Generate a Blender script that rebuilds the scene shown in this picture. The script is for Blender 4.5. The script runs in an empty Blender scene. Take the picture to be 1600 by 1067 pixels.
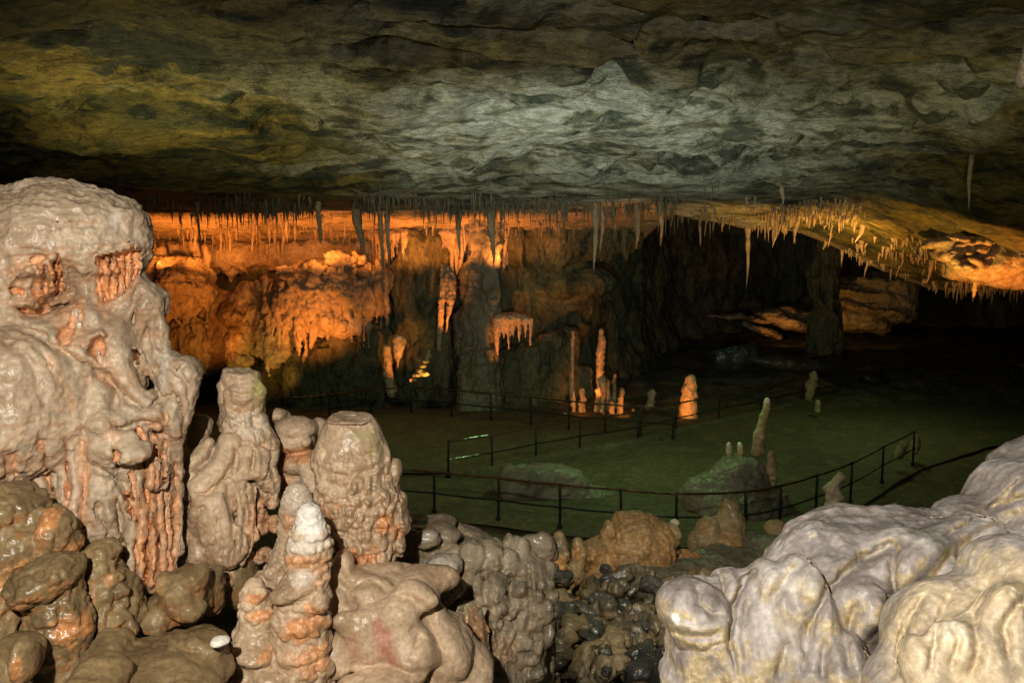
import bpy, math, random
import numpy as np
from mathutils import Vector, Matrix

# ------------------------------------------------------------------ basics
FPX, CX, CY, HOR, CAMZ = 1250.0, 800.0, 533.5, 400.0, 5.0
PITCH = math.atan((CY - HOR) / FPX)
cp, sp = math.cos(PITCH), math.sin(PITCH)
def W(px, py, Y):
    """point seen at photo pixel (px,py) whose world Y is the given depth"""
    a = (px - CX) / FPX; b = -(py - CY) / FPX
    dy = cp + b * sp; dz = -sp + b * cp
    t = Y / dy
    return (a * t, Y, CAMZ + dz * t)
def G(px, py, z=0.0):
    a = (px - CX) / FPX; b = -(py - CY) / FPX
    dy = cp + b * sp; dz = -sp + b * cp
    t = (z - CAMZ) / dz
    return (a * t, dy * t, z)

scene = bpy.context.scene
coll = scene.collection

# ------------------------------------------------------------------ noise
_rs = np.random.RandomState(7)
LAT = _rs.rand(64, 64, 64).astype(np.float32) * 2 - 1
PTS = _rs.rand(32, 32, 32, 3).astype(np.float32)
def vnoise(P):
    P = np.asarray(P, np.float32)
    i = np.floor(P).astype(np.int32); f = P - i
    f = f * f * f * (f * (f * 6 - 15) + 10)
    a = i & 63; b = (i + 1) & 63
    x0, y0, z0 = a[:, 0], a[:, 1], a[:, 2]; x1, y1, z1 = b[:, 0], b[:, 1], b[:, 2]
    fx, fy, fz = f[:, 0], f[:, 1], f[:, 2]
    def L(u, v, t): return u + (v - u) * t
    c00 = L(LAT[x0, y0, z0], LAT[x1, y0, z0], fx); c10 = L(LAT[x0, y1, z0], LAT[x1, y1, z0], fx)
    c01 = L(LAT[x0, y0, z1], LAT[x1, y0, z1], fx); c11 = L(LAT[x0, y1, z1], LAT[x1, y1, z1], fx)
    return L(L(c00, c10, fy), L(c01, c11, fy), fz)
def fbm(P, oct=4, gain=.5, ridge=False):
    P = np.asarray(P, np.float32); r = np.zeros(len(P), np.float32); a = 1.0; s = 0.0
    for o in range(oct):
        n = vnoise(P * (2.03 ** o) + 13.7 * o)
        if ridge: n = 1 - 2 * np.abs(n)
        r += a * n; s += a; a *= gain
    return r / s
def worley(P):
    """F1 distance 0..1ish"""
    P = np.asarray(P, np.float32); i = np.floor(P).astype(np.int32); best = np.full(len(P), 9.0, np.float32); sec = best.copy()
    for dx in (-1, 0, 1):
        for dy in (-1, 0, 1):
            for dz in (-1, 0, 1):
                c = i + np.array([dx, dy, dz], np.int32)
                m = c & 31
                q = c + PTS[m[:, 0], m[:, 1], m[:, 2]]
                d = ((P - q) ** 2).sum(1)
                sec = np.minimum(sec, np.maximum(best, d)); best = np.minimum(best, d)
    return np.sqrt(best), np.sqrt(sec)
def sstep(a, b, x):
    t = np.clip((x - a) / (b - a), 0, 1); return t * t * (3 - 2 * t)

# ------------------------------------------------------------------ implicit surface builder
def normals(V, Q):
    d1 = V[Q[:, 2]] - V[Q[:, 0]]; d2 = V[Q[:, 3]] - V[Q[:, 1]]
    n = np.cross(d1, d2); N = np.zeros_like(V)
    for c in range(3):
        acc = np.zeros(len(V))
        for k in range(4): acc += np.bincount(Q[:, k], weights=n[:, c], minlength=len(V))
        N[:, c] = acc
    return N / (np.linalg.norm(N, axis=1, keepdims=True) + 1e-12)

class Field:
    def __init__(s, h): s.h = h; s.pr = []; s.lo = None
    def _bb(s, lo, hi):
        lo = np.array(lo, float); hi = np.array(hi, float)
        if s.lo is None: s.lo, s.hi = lo, hi
        else: s.lo = np.minimum(s.lo, lo); s.hi = np.maximum(s.hi, hi)
    def ell(s, c, r, k=.02, carve=False, rot=0.0, tilt=0.0):
        """rot: about Y (in the picture plane), tilt: about X"""
        c = np.array(c, float); r = np.array(r, float)
        m = r if (rot == 0 and tilt == 0) else np.full(3, r.max())
        if not carve: s._bb(c - m, c + m)
        s.pr.append(('e', c, r, k, carve, rot, tilt, c - m, c + m))
    def cap(s, a, ra, b, rb, k=.02, carve=False):
        a = np.array(a, float); b = np.array(b, float); M = max(ra, rb)
        lo = np.minimum(a - ra, b - rb); hi = np.maximum(a + ra, b + rb)
        if not carve: s._bb(lo, hi)
        s.pr.append(('c', a, b, k, carve, ra, rb, lo, hi))
    # picture-unit versions
    def E(s, px, py, Y, rx, ry, rd, k=14, carve=False, rot=0, tilt=0):
        u = Y / FPX
        s.ell(W(px, py, Y), (rx * u, rd, ry * u), k * u, carve, math.radians(rot), math.radians(tilt))
    def C(s, x0, y0, Y0, r0, x1, y1, Y1, r1, k=8, carve=False):
        s.cap(W(x0, y0, Y0), r0 * Y0 / FPX, W(x1, y1, Y1), r1 * Y1 / FPX, k * Y0 / FPX, carve)
    def chain(s, pts, k=10):
        for p, q in zip(pts[:-1], pts[1:]): s.C(p[0], p[1], p[2], p[3], q[0], q[1], q[2], q[3], k)
    def mesh(s):
        h = s.h; lo = s.lo - 3 * h; n = np.ceil((s.hi + 3 * h - lo) / h).astype(int) + 1
        F = np.full(n, 1.0, np.float32)
        ax = [(lo[i] + h * np.arange(n[i])).astype(np.float32) for i in range(3)]
        for p in s.pr:
            pad = p[3] + 2.5 * h
            i0 = np.clip(np.floor((p[7] - pad - lo) / h).astype(int), 0, n - 1); i1 = np.clip(np.ceil((p[8] + pad - lo) / h).astype(int) + 1, 1, n)
            if (i1 <= i0).any(): continue
            X = ax[0][i0[0]:i1[0], None, None]; Y = ax[1][None, i0[1]:i1[1], None]; Z = ax[2][None, None, i0[2]:i1[2]]
            if p[0] == 'e':
                c, r = p[1], p[2]; x = X - c[0]; y = Y - c[1]; z = Z - c[2]
                if p[5]: ca, sa = math.cos(p[5]), math.sin(p[5]); x, z = x * ca + z * sa, -x * sa + z * ca
                if p[6]: ca, sa = math.cos(p[6]), math.sin(p[6]); y, z = y * ca + z * sa, -y * sa + z * ca
                k0 = np.sqrt((x / r[0]) ** 2 + (y / r[1]) ** 2 + (z / r[2]) ** 2)
                k1 = np.sqrt((x / r[0] ** 2) ** 2 + (y / r[1] ** 2) ** 2 + (z / r[2] ** 2) ** 2)
                d = k0 * (k0 - 1) / (k1 + 1e-9)
            else:
                a, b = p[1], p[2]; ab = b - a; L2 = float(ab @ ab) + 1e-12
                t = np.clip(((X - a[0]) * ab[0] + (Y - a[1]) * ab[1] + (Z - a[2]) * ab[2]) / L2, 0, 1)
                d = np.sqrt((X - a[0] - t * ab[0]) ** 2 + (Y - a[1] - t * ab[1]) ** 2 + (Z - a[2] - t * ab[2]) ** 2) - (p[5] + (p[6] - p[5]) * t)
            d = d.astype(np.float32); k = max(p[3], 1e-6)
            S = F[i0[0]:i1[0], i0[1]:i1[1], i0[2]:i1[2]]
            if p[4]:
                d = -d; hh = np.clip(.5 + .5 * (S - d) / k, 0, 1); S[...] = d + (S - d) * hh + k * hh * (1 - hh)
            else:
                hh = np.clip(.5 + .5 * (d - S) / k, 0, 1); S[...] = d + (S - d) * hh - k * hh * (1 - hh)
        for A in (F[0], F[-1], F[:, 0], F[:, -1], F[:, :, 0], F[:, :, -1]): A[...] = 1.0
        ins = F < 0
        cnt = np.zeros(n - 1, np.int8)
        for dx in (0, 1):
            for dy in (0, 1):
                for dz in (0, 1): cnt += ins[dx:n[0] - 1 + dx, dy:n[1] - 1 + dy, dz:n[2] - 1 + dz]
        act = (cnt > 0) & (cnt < 8)
        I = np.argwhere(act); idx = np.full(n - 1, -1, np.int32); idx[act] = np.arange(len(I))
        acc = np.zeros((len(I), 3)); c = np.zeros(len(I))
        cor = [(x, y, z) for x in (0, 1) for y in (0, 1) for z in (0, 1)]
        val = {o: F[I[:, 0] + o[0], I[:, 1] + o[1], I[:, 2] + o[2]] for o in cor}
        for o in cor:
            for axx in range(3):
                if o[axx]: continue
                q = list(o); q[axx] = 1; q = tuple(q); va, vb = val[o], val[q]
                m = (va < 0) != (vb < 0); t = np.where(m, va / (va - vb + 1e-12), 0)
                P = np.array(o, float) + 0; pt = np.tile(P, (len(I), 1)); pt[:, axx] += t
                acc[m] += pt[m]; c[m] += 1
        V = lo + h * (I + acc / c[:, None])
        Qs = []
        for axx in range(3):
            sl0 = [slice(None)] * 3; sl1 = [slice(None)] * 3; sl0[axx] = slice(0, -1); sl1[axx] = slice(1, None)
            a0 = ins[tuple(sl0)]; a1 = ins[tuple(sl1)]
            e = np.argwhere(a0 != a1); flip = a0[tuple(e.T)]
            u, v = (axx + 1) % 3, (axx + 2) % 3
            du = np.zeros(3, int); du[u] = 1; dv = np.zeros(3, int); dv[v] = 1
            A = idx[tuple(e.T)]; B = idx[tuple((e - du).T)]; Cc = idx[tuple((e - du - dv).T)]; D = idx[tuple((e - dv).T)]
            q = np.stack([A, B, Cc, D], 1); q[~flip] = q[~flip][:, ::-1]; Qs.append(q)
        Q = np.concatenate(Qs); Q = Q[(Q >= 0).all(1)]
        # light relax to take off voxel steps
        for _ in range(2):
            sm = np.zeros_like(V); w = np.zeros(len(V))
            for k in range(4):
                for kk in (1, 3):
                    for cc in range(3): sm[:, cc] += np.bincount(Q[:, k], weights=V[Q[:, (k + kk) % 4], cc], minlength=len(V))
                    w += np.bincount(Q[:, k], minlength=len(V))
            V = V * .5 + .5 * sm / np.maximum(w, 1)[:, None]
        return V, Q

def disp(V, Q, layers, u):
    """layers: (kind, (fx,fy,fz) cycles per unit u, amp in u, [mask fn])"""
    for L in layers:
        kind, fr, am = L[0], np.array(L[1], float) / u, L[2] * u
        N = normals(V, Q)
        m = L[3](V) if len(L) > 3 else 1.0
        P = V * fr
        if kind == 'warp':
            for c in range(3): V[:, c] += am * fbm(P + 31.1 * c, 2) * m
            continue
        if kind == 'fbm': n = fbm(P, 4)
        elif kind == 'ridge': n = fbm(P, 4, .5, True) - .3
        elif kind == 'lump':
            w = P + .35 * np.stack([vnoise(P * 1.3 + 5), vnoise(P * 1.3 + 9), vnoise(P * 1.3 + 17)], 1)
            f1, f2 = worley(w); n = np.sqrt(np.clip(1 - (f1 / .85) ** 2, 0, 1)) - .5
        elif kind == 'crack':
            f1, f2 = worley(P); n = np.minimum((f2 - f1) * 4, 1) - 1
        V += N * (am * n * m)[:, None] if np.ndim(n * m) else 0
    return V

def link(name, V, Q, mat, parent=None, attrs=None, smooth=True):
    me = bpy.data.meshes.new(name)
    V = np.asarray(V, np.float32); Q = np.asarray(Q, np.int32)
    me.vertices.add(len(V)); me.vertices.foreach_set('co', V.ravel())
    k = Q.shape[1]
    me.loops.add(Q.size); me.loops.foreach_set('vertex_index', Q.ravel())
    me.polygons.add(len(Q)); me.polygons.foreach_set('loop_start', np.arange(0, Q.size, k, dtype=np.int32))
    me.update(calc_edges=True); me.validate()
    if smooth: me.polygons.foreach_set('use_smooth', np.ones(len(me.polygons), bool))
    for a, d in (attrs or {}).items():
        at = me.attributes.new(a, 'FLOAT', 'POINT'); at.data.foreach_set('value', np.asarray(d, np.float32))
    me.materials.append(mat)
    o = bpy.data.objects.new(name, me); coll.objects.link(o)
    if parent is not None: o.parent = parent
    return o
def tag(o, label=None, cat=None, group=None, kind=None):
    if label: o['label'] = label
    if cat: o['category'] = cat
    if group: o['group'] = group
    if kind: o['kind'] = kind
    return o
def empty(name, loc):
    o = bpy.data.objects.new(name, None); coll.objects.link(o); o.location = loc; return o

def paint(V, spots, u):
    """spots in picture units: (px,py,Y,rx,ry,rd_m,strength) -> 0..1"""
    w = np.zeros(len(V), np.float32)
    nz = fbm(V * (.10 / u), 4) * .38
    for (px, py, Y, rx, ry, rd, st) in spots:
        c = np.array(W(px, py, Y)); s = Y / FPX
        d = np.sqrt(((V[:, 0] - c[0]) / (rx * s)) ** 2 + ((V[:, 1] - c[1]) / rd) ** 2 + ((V[:, 2] - c[2]) / (ry * s)) ** 2)
        w = np.maximum(w, st * sstep(1.25, .75, d + nz))
    return w

# ------------------------------------------------------------------ materials
class NT:
    def __init__(s, name):
        s.m = bpy.data.materials.new(name); s.m.use_nodes = True; s.t = s.m.node_tree; s.t.nodes.clear()
        s.out = s.n('ShaderNodeOutputMaterial'); s.b = s.n('ShaderNodeBsdfPrincipled'); s.t.links.new(s.b.outputs[0], s.out.inputs[0])
    def n(s, ty, **kw):
        x = s.t.nodes.new(ty)
        for k, v in kw.items(): setattr(x, k, v)
        return x
    def l(s, a, b): s.t.links.new(a, b)
    def val(s, sock, v):
        if isinstance(v, bpy.types.NodeSocket): s.l(v, sock)
        else: sock.default_value = v
    def pos(s, sc=(1, 1, 1)):
        g = s.n('ShaderNodeNewGeometry'); m = s.n('ShaderNodeMapping'); s.l(g.outputs['Position'], m.inputs[0]); m.inputs['Scale'].default_value = sc; return m.outputs[0]
    def noise(s, vec, sc, det=5, rough=.55, dist=0):
        x = s.n('ShaderNodeTexNoise'); s.l(vec, x.inputs['Vector']); x.inputs['Scale'].default_value = sc; x.inputs['Detail'].default_value = det
        x.inputs['Roughness'].default_value = rough; x.inputs['Distortion'].default_value = dist; return x.outputs['Fac']
    def rng(s, v, a, b, c=0., d=1.):
        x = s.n('ShaderNodeMapRange'); s.l(v, x.inputs[0]); x.interpolation_type = 'SMOOTHSTEP'
        for i, q in enumerate((a, b, c, d)): x.inputs[i + 1].default_value = q
        return x.outputs[0]
    def mix(s, f, a, b):
        x = s.n('ShaderNodeMix', data_type='RGBA'); s.val(x.inputs[0], f)
        for sock, v in ((x.inputs[6], a), (x.inputs[7], b)):
            if isinstance(v, bpy.types.NodeSocket): s.l(v, sock)
            else: sock.default_value = (*v, 1)
        return x.outputs[2]
    def math(s, op, a, b=0.0, c=None):
        x = s.n('ShaderNodeMath', operation=op); s.val(x.inputs[0], a); s.val(x.inputs[1], b)
        if c is not None: s.val(x.inputs[2], c)
        return x.outputs[0]
    def attr(s, name):
        x = s.n('ShaderNodeAttribute', attribute_name=name); return x.outputs['Fac']
    def nz(s):
        g = s.n('ShaderNodeNewGeometry'); x = s.n('ShaderNodeSeparateXYZ'); s.l(g.outputs['Normal'], x.inputs[0]); return x.outputs[2]
    def bump(s, h, st, dist, prev=None):
        x = s.n('ShaderNodeBump'); x.inputs['Strength'].default_value = st; x.inputs['Distance'].default_value = dist; s.l(h, x.inputs['Height'])
        if prev is not None: s.l(prev, x.inputs['Normal'])
        return x.outputs[0]

def wet_stone(name, main, dark, orange, pale=(.72, .68, .6), u=1.0, under=.55, wet=.55, rough=(.28, .6), bumps=((9, .5, .012), (38, .5, .004), (140, .35, .0014)), under_rng=(.15, -.45), green=(.26, .25, .06), veins=0.0, vcol=(.10, .07, .045)):
    """cave calcite: mud-coloured skin, bare orange calcite on undersides and where 'ora' says so. u = size of 1 unit of detail (m)"""
    t = NT(name); p = t.pos()
    n1 = t.noise(p, 3.2 / u, 6, .6, .6); n2 = t.noise(p, 14 / u, 5, .65); n3 = t.noise(p, 55 / u, 4, .6)
    c = t.mix(t.rng(n1, .35, .66), main, dark)
    c = t.mix(t.math('MULTIPLY', t.rng(n2, .52, .72), .45), c, tuple(min(1, x * 1.35) for x in main))
    if veins:
        vv = t.noise(t.pos((1, 1, .5)), 3.2 / u, 5, .6, .7); vr = t.math('ABSOLUTE', t.math('SUBTRACT', vv, .5)); c = t.mix(t.math('MULTIPLY', t.rng(vr, .085, .0), veins), c, vcol)
    # undersides are bare
    un = t.rng(t.nz(), under_rng[0], under_rng[1])
    f = t.math('MULTIPLY', un, t.rng(n2, .38, .6)); f = t.math('MULTIPLY', f, under)
    f = t.math('MAXIMUM', f, t.attr('ora'))
    oc = t.mix(t.rng(n2, .35, .65), orange, tuple(x * .55 for x in orange))
    oc = t.mix(t.math('MULTIPLY', t.rng(n3, .5, .7), .5), oc, tuple(min(1, a * .5 + b * .55) for a, b in zip(orange, pale)))
    c = t.mix(f, c, oc)
    c = t.mix(t.math('MULTIPLY', t.attr('mos'), .75), c, green)
    c = t.mix(t.attr('red'), c, (.42, .19, .13))
    c = t.mix(t.attr('pal'), c, pale)
    c = t.mix(t.attr('drk'), c, tuple(x * .3 for x in dark))
    # fine grain
    c2 = t.n('ShaderNodeMix', data_type='RGBA', blend_type='MULTIPLY'); c2.inputs[0].default_value = .55
    t.l(c, c2.inputs[6]); g = t.n('ShaderNodeCombineColor'); gv = t.rng(n3, .3, .7, .62, 1.25)
    for i in range(3): t.l(gv, g.inputs[i])
    t.l(g.outputs[0], c2.inputs[7])
    t.l(c2.outputs[2], t.b.inputs['Base Color'])
    t.l(t.rng(n2, .35, .65, rough[0], rough[1]), t.b.inputs['Roughness'])
    t.l(t.rng(n1, .46, .6, wet * .1, min(1, wet * 2.0)), t.b.inputs['Coat Weight']); t.l(t.rng(n1, .4, .62, .07, .25), t.b.inputs['Coat Roughness']); t.b.inputs['Specular IOR Level'].default_value = .3
    nrm = None
    for sc, st, di in bumps: nrm = t.bump(t.noise(p, sc / u, 4, .6), st, di * u, nrm)
    t.l(nrm, t.b.inputs['Normal']); t.l(nrm, t.b.inputs['Coat Normal'])
    return t.m

def rock_mat(name, cols, sc=1.0, stretch=(1, 1, 1), rough=.75, bumps=((2, .7, .12), (9, .6, .04)), wet=0.0, region=None, back=None):
    """cols: three colours mixed by noise; region: (colour, x0, x1, y0, y1) mineral zone in world metres"""
    t = NT(name); p = t.pos(stretch)
    n1 = t.noise(p, .35 * sc, 7, .62, .8); n2 = t.noise(p, 1.3 * sc, 6, .65, .5); n3 = t.noise(p, 7 * sc, 4, .7)
    c = t.mix(t.rng(n1, .38, .6), cols[0], cols[1])
    c = t.mix(t.rng(n2, .5, .64), c, cols[2])
    if back:
        n4 = t.noise(t.pos((.30, .85, .85)), 1.0, 7, .72); c = t.mix(t.rng(n4, .5, .36), c, cols[2]); c = t.mix(t.math('MULTIPLY', t.rng(n4, .56, .68), .6), c, (.34, .30, .16))
    if region:
        g = t.n('ShaderNodeSeparateXYZ'); t.l(t.pos(), g.inputs[0]); q = t.noise(t.pos((.5, .9, .9)), .5, 5, .65)
        x = t.math('ADD', g.outputs[0], t.math('MULTIPLY_ADD', q, 9.0, -4.5)); y = t.math('ADD', g.outputs[1], t.math('MULTIPLY_ADD', q, -10.0, 5.0))
        fx = t.math('MULTIPLY', t.rng(x, region[1] - 2, region[1] + 1), t.rng(x, region[2] + 2.5, region[2] - 1))
        fy = t.math('MULTIPLY', t.rng(y, region[3] - 2, region[3] + 3), 1.0)
        f = t.math('MULTIPLY', t.math('MULTIPLY', fx, fy), t.math('MULTIPLY', t.rng(n2, .60, .46, .15, 1.0), t.rng(n4, .34, .5, .15, 1.0) if back else 1.0))
        c = t.mix(f, c, region[0])
        if back: c = t.mix(t.math('MULTIPLY', t.rng(g.outputs[1], 24.0, 24.6), t.rng(n2, .66, .5, .3, 1.0)), c, back)
    c2 = t.n('ShaderNodeMix', data_type='RGBA', blend_type='MULTIPLY'); c2.inputs[0].default_value = .8
    t.l(c, c2.inputs[6]); g = t.n('ShaderNodeCombineColor'); gv = t.rng(n3, .3, .7, .45, 1.35)
    for i in range(3): t.l(gv, g.inputs[i])
    t.l(g.outputs[0], c2.inputs[7]); t.l(c2.outputs[2], t.b.inputs['Base Color'])
    t.b.inputs['Roughness'].default_value = rough; t.b.inputs['Coat Weight'].default_value = wet; t.b.inputs['Coat Roughness'].default_value = .3
    nrm = None
    for s_, st, di in bumps: nrm = t.bump(t.noise(p, s_ * sc, 5, .65), st, di, nrm)
    t.l(nrm, t.b.inputs['Normal'])
    return t.m

M = {}
M['flow'] = wet_stone('grey_brown_flowstone', (.47, .37, .26), (.32, .225, .145), (.80, .34, .13), u=1.0, wet=.15, under=.4,
                      bumps=((10, .35, .012), (45, .55, .005), (170, .5, .0016)))
M['tan'] = wet_stone('tan_calcite', (.55, .405, .27), (.38, .262, .16), (.78, .35, .14), u=.8, wet=.38, under=.35, rough=(.35, .65), bumps=((12, .4, .010), (45, .6, .005), (150, .6, .002)))
M['mud'] = wet_stone('brown_mud_calcite', (.25, .175, .085), (.14, .095, .045), (.60, .25, .08), u=.8, wet=.25, under=.9, rough=(.3, .6))
M['grey'] = wet_stone('grey_calcite', (.40, .325, .22), (.20, .165, .11), (.50, .22, .07), u=.9, wet=.4, under=.5)
M['pale'] = wet_stone('pale_calcite', (.46, .42, .39), (.27, .24, .225), (.66, .51, .28), veins=.45, u=.9, wet=.10, under=1.0, under_rng=(.55, .1), rough=(.4, .7), bumps=((14, .3, .010), (60, .5, .004), (200, .4, .0012)))
M['midrock'] = wet_stone('buff_rock', (.44, .34, .19), (.22, .18, .11), (.62, .33, .13), u=2.2, wet=.15, under=.9, bumps=((6, .6, .03), (22, .6, .012), (90, .4, .003)))
M['darkrock'] = wet_stone('dark_grey_rock', (.06, .062, .058), (.03, .032, .03), (.14, .085, .04), u=2.2, wet=.8, under=.3, rough=(.25, .5), bumps=((6, .6, .03), (26, .6, .01), (90, .3, .003)))
M['greyrock'] = wet_stone('grey_green_rock', (.22, .215, .165), (.10, .10, .072), (.26, .18, .09), u=3, wet=.0, under=.2, bumps=((6, .6, .04), (26, .6, .014)))
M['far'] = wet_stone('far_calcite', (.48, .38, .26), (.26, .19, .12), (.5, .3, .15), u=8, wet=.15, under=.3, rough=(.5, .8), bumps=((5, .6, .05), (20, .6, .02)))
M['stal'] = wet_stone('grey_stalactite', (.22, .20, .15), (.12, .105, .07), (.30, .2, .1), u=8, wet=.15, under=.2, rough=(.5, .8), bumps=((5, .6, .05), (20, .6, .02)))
M['ceil'] = rock_mat('cave_ceiling_rock', ((.30, .215, .05), (.125, .115, .04), (.024, .032, .020)), 1.6, (.45, 1.0, 1.5), bumps=((1.4, .9, .25), (5, .8, .10), (18, .8, .05), (60, .6, .015)), region=((.46, .46, .40), -2.5, 7.0, 9, 30), back=(.50, .38, .24))
M['wall'] = rock_mat('cave_wall_rock', ((.15, .135, .07), (.075, .075, .042), (.04, .04, .026)), 1.0, (1, 1, .5), bumps=((1.5, .8, .25), (6, .7, .08)))
M['ground'] = rock_mat('cave_floor_rock', ((.10, .085, .05), (.06, .052, .032), (.13, .11, .07)), 1.6, bumps=((3, .7, .10), (14, .7, .03), (60, .5, .008)), rough=.85)
M['path'] = rock_mat('packed_path', ((.10, .088, .045), (.075, .068, .036), (.12, .105, .056)), 1.2, bumps=((20, .3, .01), (80, .5, .005)), rough=.85)
def metal(name, col, rough, met=.6):
    t = NT(name); n = t.noise(t.pos(), 6, 4)
    t.l(t.mix(t.rng(n, .4, .65), col, tuple(x * .45 for x in col)), t.b.inputs['Base Color'])
    t.b.inputs['Metallic'].default_value = met; t.l(t.rng(n, .4, .6, rough, rough + .25), t.b.inputs['Roughness']); return t.m
M['post'] = metal('dark_painted_steel', (.02, .028, .03), .45)
M['rail'] = metal('rusty_handrail', (.11, .05, .028), .35)
M['steel'] = metal('worn_bare_steel', (.35, .36, .36), .25, .9)

def project(V):
    y = V[:, 1]; z = V[:, 2] - CAMZ
    f = y * cp - z * sp; up = y * sp + z * cp
    return CX + FPX * V[:, 0] / f, CY - FPX * up / f
def seglen(px, py, pts):
    """distance to a polyline and the place along it, 0..1"""
    best = np.full(len(px), 1e9); tt = np.zeros(len(px)); n = len(pts) - 1
    for i in range(n):
        ax, ay = pts[i]; bx, by = pts[i + 1]; dx, dy = bx - ax, by - ay
        t = np.clip(((px - ax) * dx + (py - ay) * dy) / (dx * dx + dy * dy + 1e-9), 0, 1)
        d = np.hypot(px - ax - t * dx, py - ay - t * dy); m = d < best
        best[m] = d[m]; tt[m] = ((i + t) / n)[m]
    return best, tt
def inside(px, py, poly):
    c = np.zeros(len(px), bool); n = len(poly)
    for i in range(n):
        ax, ay = poly[i]; bx, by = poly[(i + 1) % n]
        m = ((ay > py) != (by > py)) & (px < (bx - ax) * (py - ay) / (by - ay + 1e-9) + ax); c ^= m
    return c
def sculpt(V, Q, feats, u, ymax=99):
    """carve hollows, creases and folds traced from the photo into the face of a formation; returns painted attributes"""
    px, py = project(V); N = normals(V, Q); C0 = np.array([0, 0, CAMZ])
    R = V - C0; R /= np.linalg.norm(R, axis=1, keepdims=True)
    face = sstep(-.02, .12, -(N * R).sum(1)) * (V[:, 1] < ymax)
    qx = px + 4.5 * fbm(V * (.05 / u), 3); qy = py + 4.5 * fbm(V * (.05 / u) + 50, 3)
    D = np.zeros(len(V)); at = {}
    for ft in feats:
        kind, pts = ft[0], ft[1]
        if kind == 'line': w, dep = ft[2], ft[3]; rad = w * 3
        else: dep, w = ft[2], ft[3]; rad = w * 2 + 4
        xs = [p[0] for p in pts]; ys = [p[1] for p in pts]
        m = np.where((qx > min(xs) - rad) & (qx < max(xs) + rad) & (qy > min(ys) - rad) & (qy < max(ys) + rad))[0]
        if not len(m): continue
        if kind == 'line':
            d, t = seglen(qx[m], qy[m], pts); a = np.exp(-(d / w) ** 2) * sstep(0, .15, t) * sstep(1, .8, t)
            if len(ft) > 6: a = np.exp(-(d / w) ** 2)
        else:
            d, t = seglen(qx[m], qy[m], pts + pts[:1]); sd = np.where(inside(qx[m], qy[m], pts), d, -d); a = sstep(-.15 * w, w, sd)
        D[m] += a * dep
        if len(ft) > 4 and ft[4]:
            at.setdefault(ft[4], np.zeros(len(V), np.float32)); pn = np.clip(a * (1.0 if ft[4] == 'red' else 1.5), 0, 1) * ft[5] * np.clip(1.0 + .5 * vnoise(V[m] * (.12 / u)), 0, 1.1)
            at[ft[4]][m] = np.maximum(at[ft[4]][m], pn * (face[m] > .3))
    V += R * (D * face)[:, None]
    return V, at

def nodules(x0, x1, y0, y1, n, seed, w=(4, 8), dep=(.006, .014), asp=1.5, lean=0):
    """budding drip nodules and the creases between them, as sculpt features"""
    rg = random.Random(seed); out = []
    for i in range(n):
        x = rg.uniform(x0, x1); y = rg.uniform(y0, y1) + lean * abs(x - (x0 + x1) / 2) / (x1 - x0) * -30; ww = rg.uniform(*w); L = ww * asp * rg.uniform(.2, 1)
        out.append(('line', [(x, y - L / 2), (x + rg.uniform(-1, 1), y + L / 2)], ww * .62, -rg.uniform(*dep), None, 0, 1))
        if i % 2: out.append(('line', [(x - ww, y - L), (x - ww + 1, y + L)], ww * .3, rg.uniform(*dep) * .8))
        if i % 3 == 0: out.append(('line', [(x - ww, y + L * .8), (x + ww, y + L * .9)], ww * .35, rg.uniform(*dep) * .9))
    return out
def build(name, F, mat, label, cat, layers=(), u=None, Y=3.0, ora=(), pal=(), mos=(), drk=(), group=None, parent=None, sc=None, ymax=99):
    u = u or Y / FPX
    V, Q = F.mesh(); at = {}
    if sc:
        V = disp(V, Q, layers[:2], u); V, at = sculpt(V, Q, sc, u, ymax); V = disp(V, Q, layers[2:], u)
    else: V = disp(V, Q, layers, u)
    for k, s in (('ora', ora), ('pal', pal), ('mos', mos), ('drk', drk)):
        if len(s): at[k] = np.maximum(at.get(k, 0), paint(V, s, u))
    o = link(name, V, Q, M[mat], parent, at)
    if parent is None: tag(o, label, cat, group)
    elif label: o['label'] = label
    return o

def lumps(F, pts, n, r, seed, k=4, zs=1.5, front=False, tr=None, out=.75):
    """scatter drip nodules over the skin of a chain of (px,py,Y,r)"""
    rg = random.Random(seed)
    for i in range(n):
        t = rg.random() if tr is None else tr[0] + (tr[1] - tr[0]) * rg.random()
        s = t * (len(pts) - 1); a = int(min(s, len(pts) - 2)); f = s - a
        p = [pts[a][j] * (1 - f) + pts[a + 1][j] * f for j in range(4)]
        th = rg.uniform(math.pi, 2 * math.pi) if front else rg.uniform(0, 2 * math.pi)
        u = p[2] / FPX; R = p[3] * u * (out + .25 * rg.random()); c = W(p[0], p[1], p[2]); rr = rg.uniform(r[0], r[1]) * u
        F.ell((c[0] + R * math.cos(th), c[1] + R * math.sin(th), c[2]), (rr, rr, rr * rg.uniform(.8, zs)), k * u)

# ================================================================== setting
def interp(x, pts): return np.interp(x, [p[0] for p in pts], [p[1] for p in pts])
def gz(x, y):
    x = np.atleast_1d(np.asarray(x, float)); y = np.atleast_1d(np.asarray(y, float))
    b = interp(y, [(-6, 3.6), (0, 3.4), (2, 3.0), (4, 2.6), (6, 2.15), (8, 1.55), (10, 1.0), (12, .38), (13.2, 0), (26, 0), (30, .25), (60, .6)])
    b = b - .75 * sstep(4.0, 5.0, y) * sstep(10.5, 9.0, y) * sstep(-1.2, 0, x) * sstep(3.4, 2.4, x)
    P = np.stack([x, y, x * 0], 1)
    a = np.where(y < 13, .32, np.where(y > 26, .35, .03)) * sstep(0, 1.2, np.abs(y - 13)) + .02
    rr = sstep(7, 13, x) * sstep(24, 34, y) * 1.2
    return b + a * fbm(P * .9, 5) + .25 * a * fbm(P * 4.1, 4) + rr * 0.4
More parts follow.
